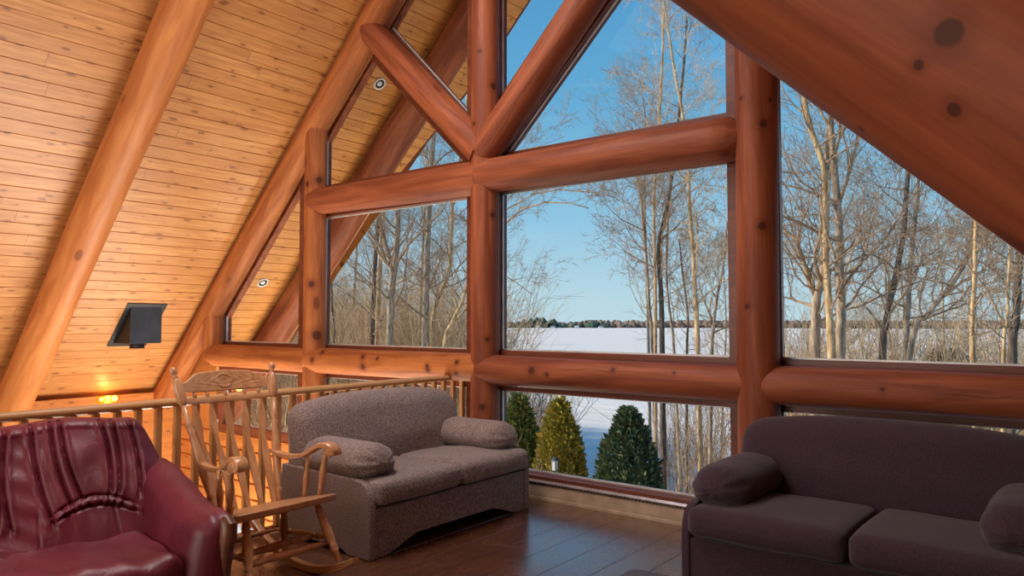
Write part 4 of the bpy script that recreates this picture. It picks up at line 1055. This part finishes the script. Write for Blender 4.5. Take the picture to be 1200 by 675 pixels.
brush('dense dry tan brush between the trunks of the left grove', 6500, (.84, 1.7), (18, 36), (2.5, 8.5), 31, M['brush'])
brush('dry tan brush between the trees outside the right sloping window', 2000, (.0, .33), (17, 34), (2.0, 6.5), 32, M['brush'])
brush('sparse dry shrubs on the shore left in the centre window', 220, (.70, .80), (17, 30), (1.5, 4.5), 33, M['twig'])
brush('thin dry shrubs behind the clump of trunks', 90, (.39, .50), (16, 30), (1.5, 4.0), 34, M['twig'])

# evergreens below the window
def evergreen(label, x, y, h, r, seed, leaf, n=13000, lean=0):
    zb = ground_z(x, y); t = thing('evergreen_shrub', label, 'evergreen', (x, y, zb)); rd = random.Random(seed)
    g = G(); g.lathe([(0, .05), (1, .02)], (0, 0, 0), (0, 0, h*.8), 8); g.build('trunk', BD, t, smooth=True)
    g = G()
    def prof(v): return r*(.84+.22*math.sin(v*2.4))*(1-v**3.4)**.8
    # inner mass
    pts = [(0, 0, h*(.04+.90*i/14)) for i in range(15)]; g.tube(pts, [max(.02, prof(.04+.90*i/14)*.66) for i in range(15)], 14)
    for k in range(n):
        v = rd.random()**1.1; az = rd.uniform(0, 6.283); lump = 1+.20*noise.noise(Vector((math.cos(az)*2.2, math.sin(az)*2.2, v*7+seed)))+.16*noise.noise(Vector((math.cos(az)*6, math.sin(az)*6, v*22+seed)))
        R_ = prof(v)*lump*rd.uniform(.80, 1.06); p = Vector((R_*math.cos(az), R_*math.sin(az), v*h))
        out = Vector((math.cos(az), math.sin(az), rd.uniform(.3, 1.6))).normalized(); L_ = rd.uniform(.04, .10) if rd.random() < .9 else rd.uniform(.10, .18)
        s = out.cross(rnd_unit(rd)).normalized()*L_*.28; q = p+out*L_
        g.add([p-s*.4, p+s*.4, p+out*L_*.55+s, q, p+out*L_*.55-s], [(0, 1, 2, 3, 4)])
    o = g.build('foliage', leaf, t)
    return t
def ev(px, Y): p = at(px, 470, Y); return p.x, p.y
x, y = ev(608, 12.2); evergreen('dark green narrow cedar, leftmost of three in the low window, beside the sofa arm', x, y, 3.42, .50, 1, M['cedar'])
x, y = ev(656, 12.0); evergreen('sunlit golden green cedar, middle of three in the low window', x, y, 3.38, .50, 2, M['cedar_sunlit'])
x, y = ev(736, 11.6); evergreen('broad dark green cedar in shade, rightmost of three in the low window', x, y, 3.30, .60, 3, M['cedar_shaded'], 16000)
# snow clump caught on the left cedar's side: a small snow covered shrub
x, y = ev(606, 10.6)
t = thing('snowy_shrub', 'small snow capped shrub in front of the leftmost cedar', 'shrub', (x, y, ground_z(x, y)))
g = G(); rd = random.Random(9)
for k in range(60): grow(g, rd, Vector((0, 0, 0)), Vector((rd.gauss(0, .2), rd.gauss(0, .2), 1)).normalized(), rd.uniform(1.4, 2.3), .012, 1, upb=.7, wig=.15, nsub=(0, 2, 2))
g.build('stems', M['twig'], t, smooth=True, angle=0)
g = G(); rbox(g, 0, 0, 2.18, .26, .26, .22, .11, 8, lambda x, y, z, u, v, w_: (x+.03*noise.noise(Vector((x*9, y*9, z*9))), y, z+.03*noise.noise(Vector((x*7, y*7, 2))))); g.build('snow_cap', M['snow'], t, smooth=True, angle=0)
# garden lantern
p = at(650, 545, 10.4); gz = ground_z(p.x, p.y)
t = thing('garden_lantern', 'small lantern on a post in front of the middle cedar', 'lantern', (p.x, p.y, gz)); H_ = p.z-gz
g = G(); g.lathe([(0, .03), (.05, .018), (1, .016)], (0, 0, 0), (0, 0, H_-.10), 10); g.build('post', M['black_side'], t, smooth=True)
g = G(); g.box(-.05, .05, -.05, .05, H_-.10, H_-.085)
for sx in (-1, 1):
    for sy in (-1, 1): g.box(sx*.045-.005, sx*.045+.005, sy*.045-.005, sy*.045+.005, H_-.09, H_+.08)
g.add([(-.065, -.065, H_+.08), (.065, -.065, H_+.08), (.065, .065, H_+.08), (-.065, .065, H_+.08), (0, 0, H_+.15)], [(0, 1, 4), (1, 2, 4), (2, 3, 4), (3, 0, 4), (3, 2, 1, 0)])
g.build('lantern_cage', M['black_metal'], t)
g = G(); g.box(-.04, .04, -.04, .04, H_-.085, H_+.078); g.build('lantern_glass', M['spacer'], t)
# far shore
rd = random.Random(12); g = G(); gg_ = G()
def blob(g, x, y, z, rx, rz, seed):
    n = 6; vs = []; fs = []
    for i in range(n+1):
        v = i/n; rr = rx*math.sin(math.pi*min(.98, .12+v*.86))**.7*(1+.25*noise.noise(Vector((seed, v*5, 0)))); 
        for k in range(6): a = math.pi*k/3+seed; vs.append((x+rr*math.cos(a), y+rr*math.sin(a), z+rz*v))
    for i in range(n):
        for k in range(6): fs.append((i*6+k, i*6+(k+1) % 6, (i+1)*6+(k+1) % 6, (i+1)*6+k))
    fs.append(tuple(n*6+k for k in range(6))); g.add(vs, fs)
for k in range(1500):
    px = rd.uniform(300, 1350); q = at(px, 380, 100); d = (q-CAM); d.z = 0; d.normalize(); D = rd.uniform(865, 930)
    p = CAM+d*D; blob(g, p.x, p.y, -6.2, rd.uniform(2.5, 6), rd.uniform(4.5, 8.5)*(1.15 if px > 680 else .9), k*.7)
for k in range(70):
    px = rd.choice([rd.gauss(634, 9), rd.gauss(645, 14), rd.gauss(612, 12), rd.gauss(700, 6), rd.gauss(1000, 40)]); q = at(px, 380, 100); d = (q-CAM); d.z = 0; d.normalize()
    p = CAM+d*rd.uniform(850, 870); blob(gg_, p.x, p.y, -6.2, rd.uniform(3, 5), rd.uniform(6, 13) if abs(px-636) < 22 else rd.uniform(5, 8), k*.9)
tag(g.build('tree_line', M['far_wood']), 'low brown line of bare woods on the far shore of the frozen lake', 'woods', kind='stuff')
tag(gg_.build('evergreen_line', M['far_green']), 'dark evergreens rising on the far shore of the frozen lake', 'woods', kind='stuff')
for k, (px, lab) in enumerate(((630, 'tiny white house on the far shore below the evergreens'), (648, 'tiny pale house on the far shore right of the evergreens'), (676, 'tiny white cottage on the far shore, third from the left'), (704, 'tiny white cottage on the far shore near mid lake'), (1187, 'tiny white house on the far shore at the far right'))):
    q = at(px, 383, 100); d = (q-CAM); d.z = 0; d.normalize(); p = CAM+d*842
    t = thing('cottage', lab, 'house', (p.x, p.y, -6.05), R(YAW))
    g = G(); g.box(-2.6, 2.6, -2, 2, 0, 1.8); g.build('wall', M['white'], t)
    g = G(); g.prism([(-2.9, 1.8), (2.9, 1.8), (0, 3.0)], -2.2, 2.2); g.build('roof', M['far_wood'] if k % 2 else M['snow'], t)
# fishing huts / shed near the right end of the shore
for k, (px, w_) in enumerate(((1100, .8), (1118, 1.0))):
    q = at(px, 425, 24); gz = ground_z(q.x, q.y)
    t = thing('shed', ('small dark gabled shed, left of two, outside the right window', 'small dark gabled shed, right of two, outside the right window')[k], 'shed', (q.x, q.y, gz))
    hh = q.z-gz+.05; g = G(); g.box(-w_/2*.6, w_/2*.6, -.6, .6, 0, hh); g.build('wall', BG, t)
    g = G(); g.prism([(-w_*.42, hh-.03), (w_*.42, hh-.03), (0, hh+.38)], -.7, .7); g.build('roof', BD, t)
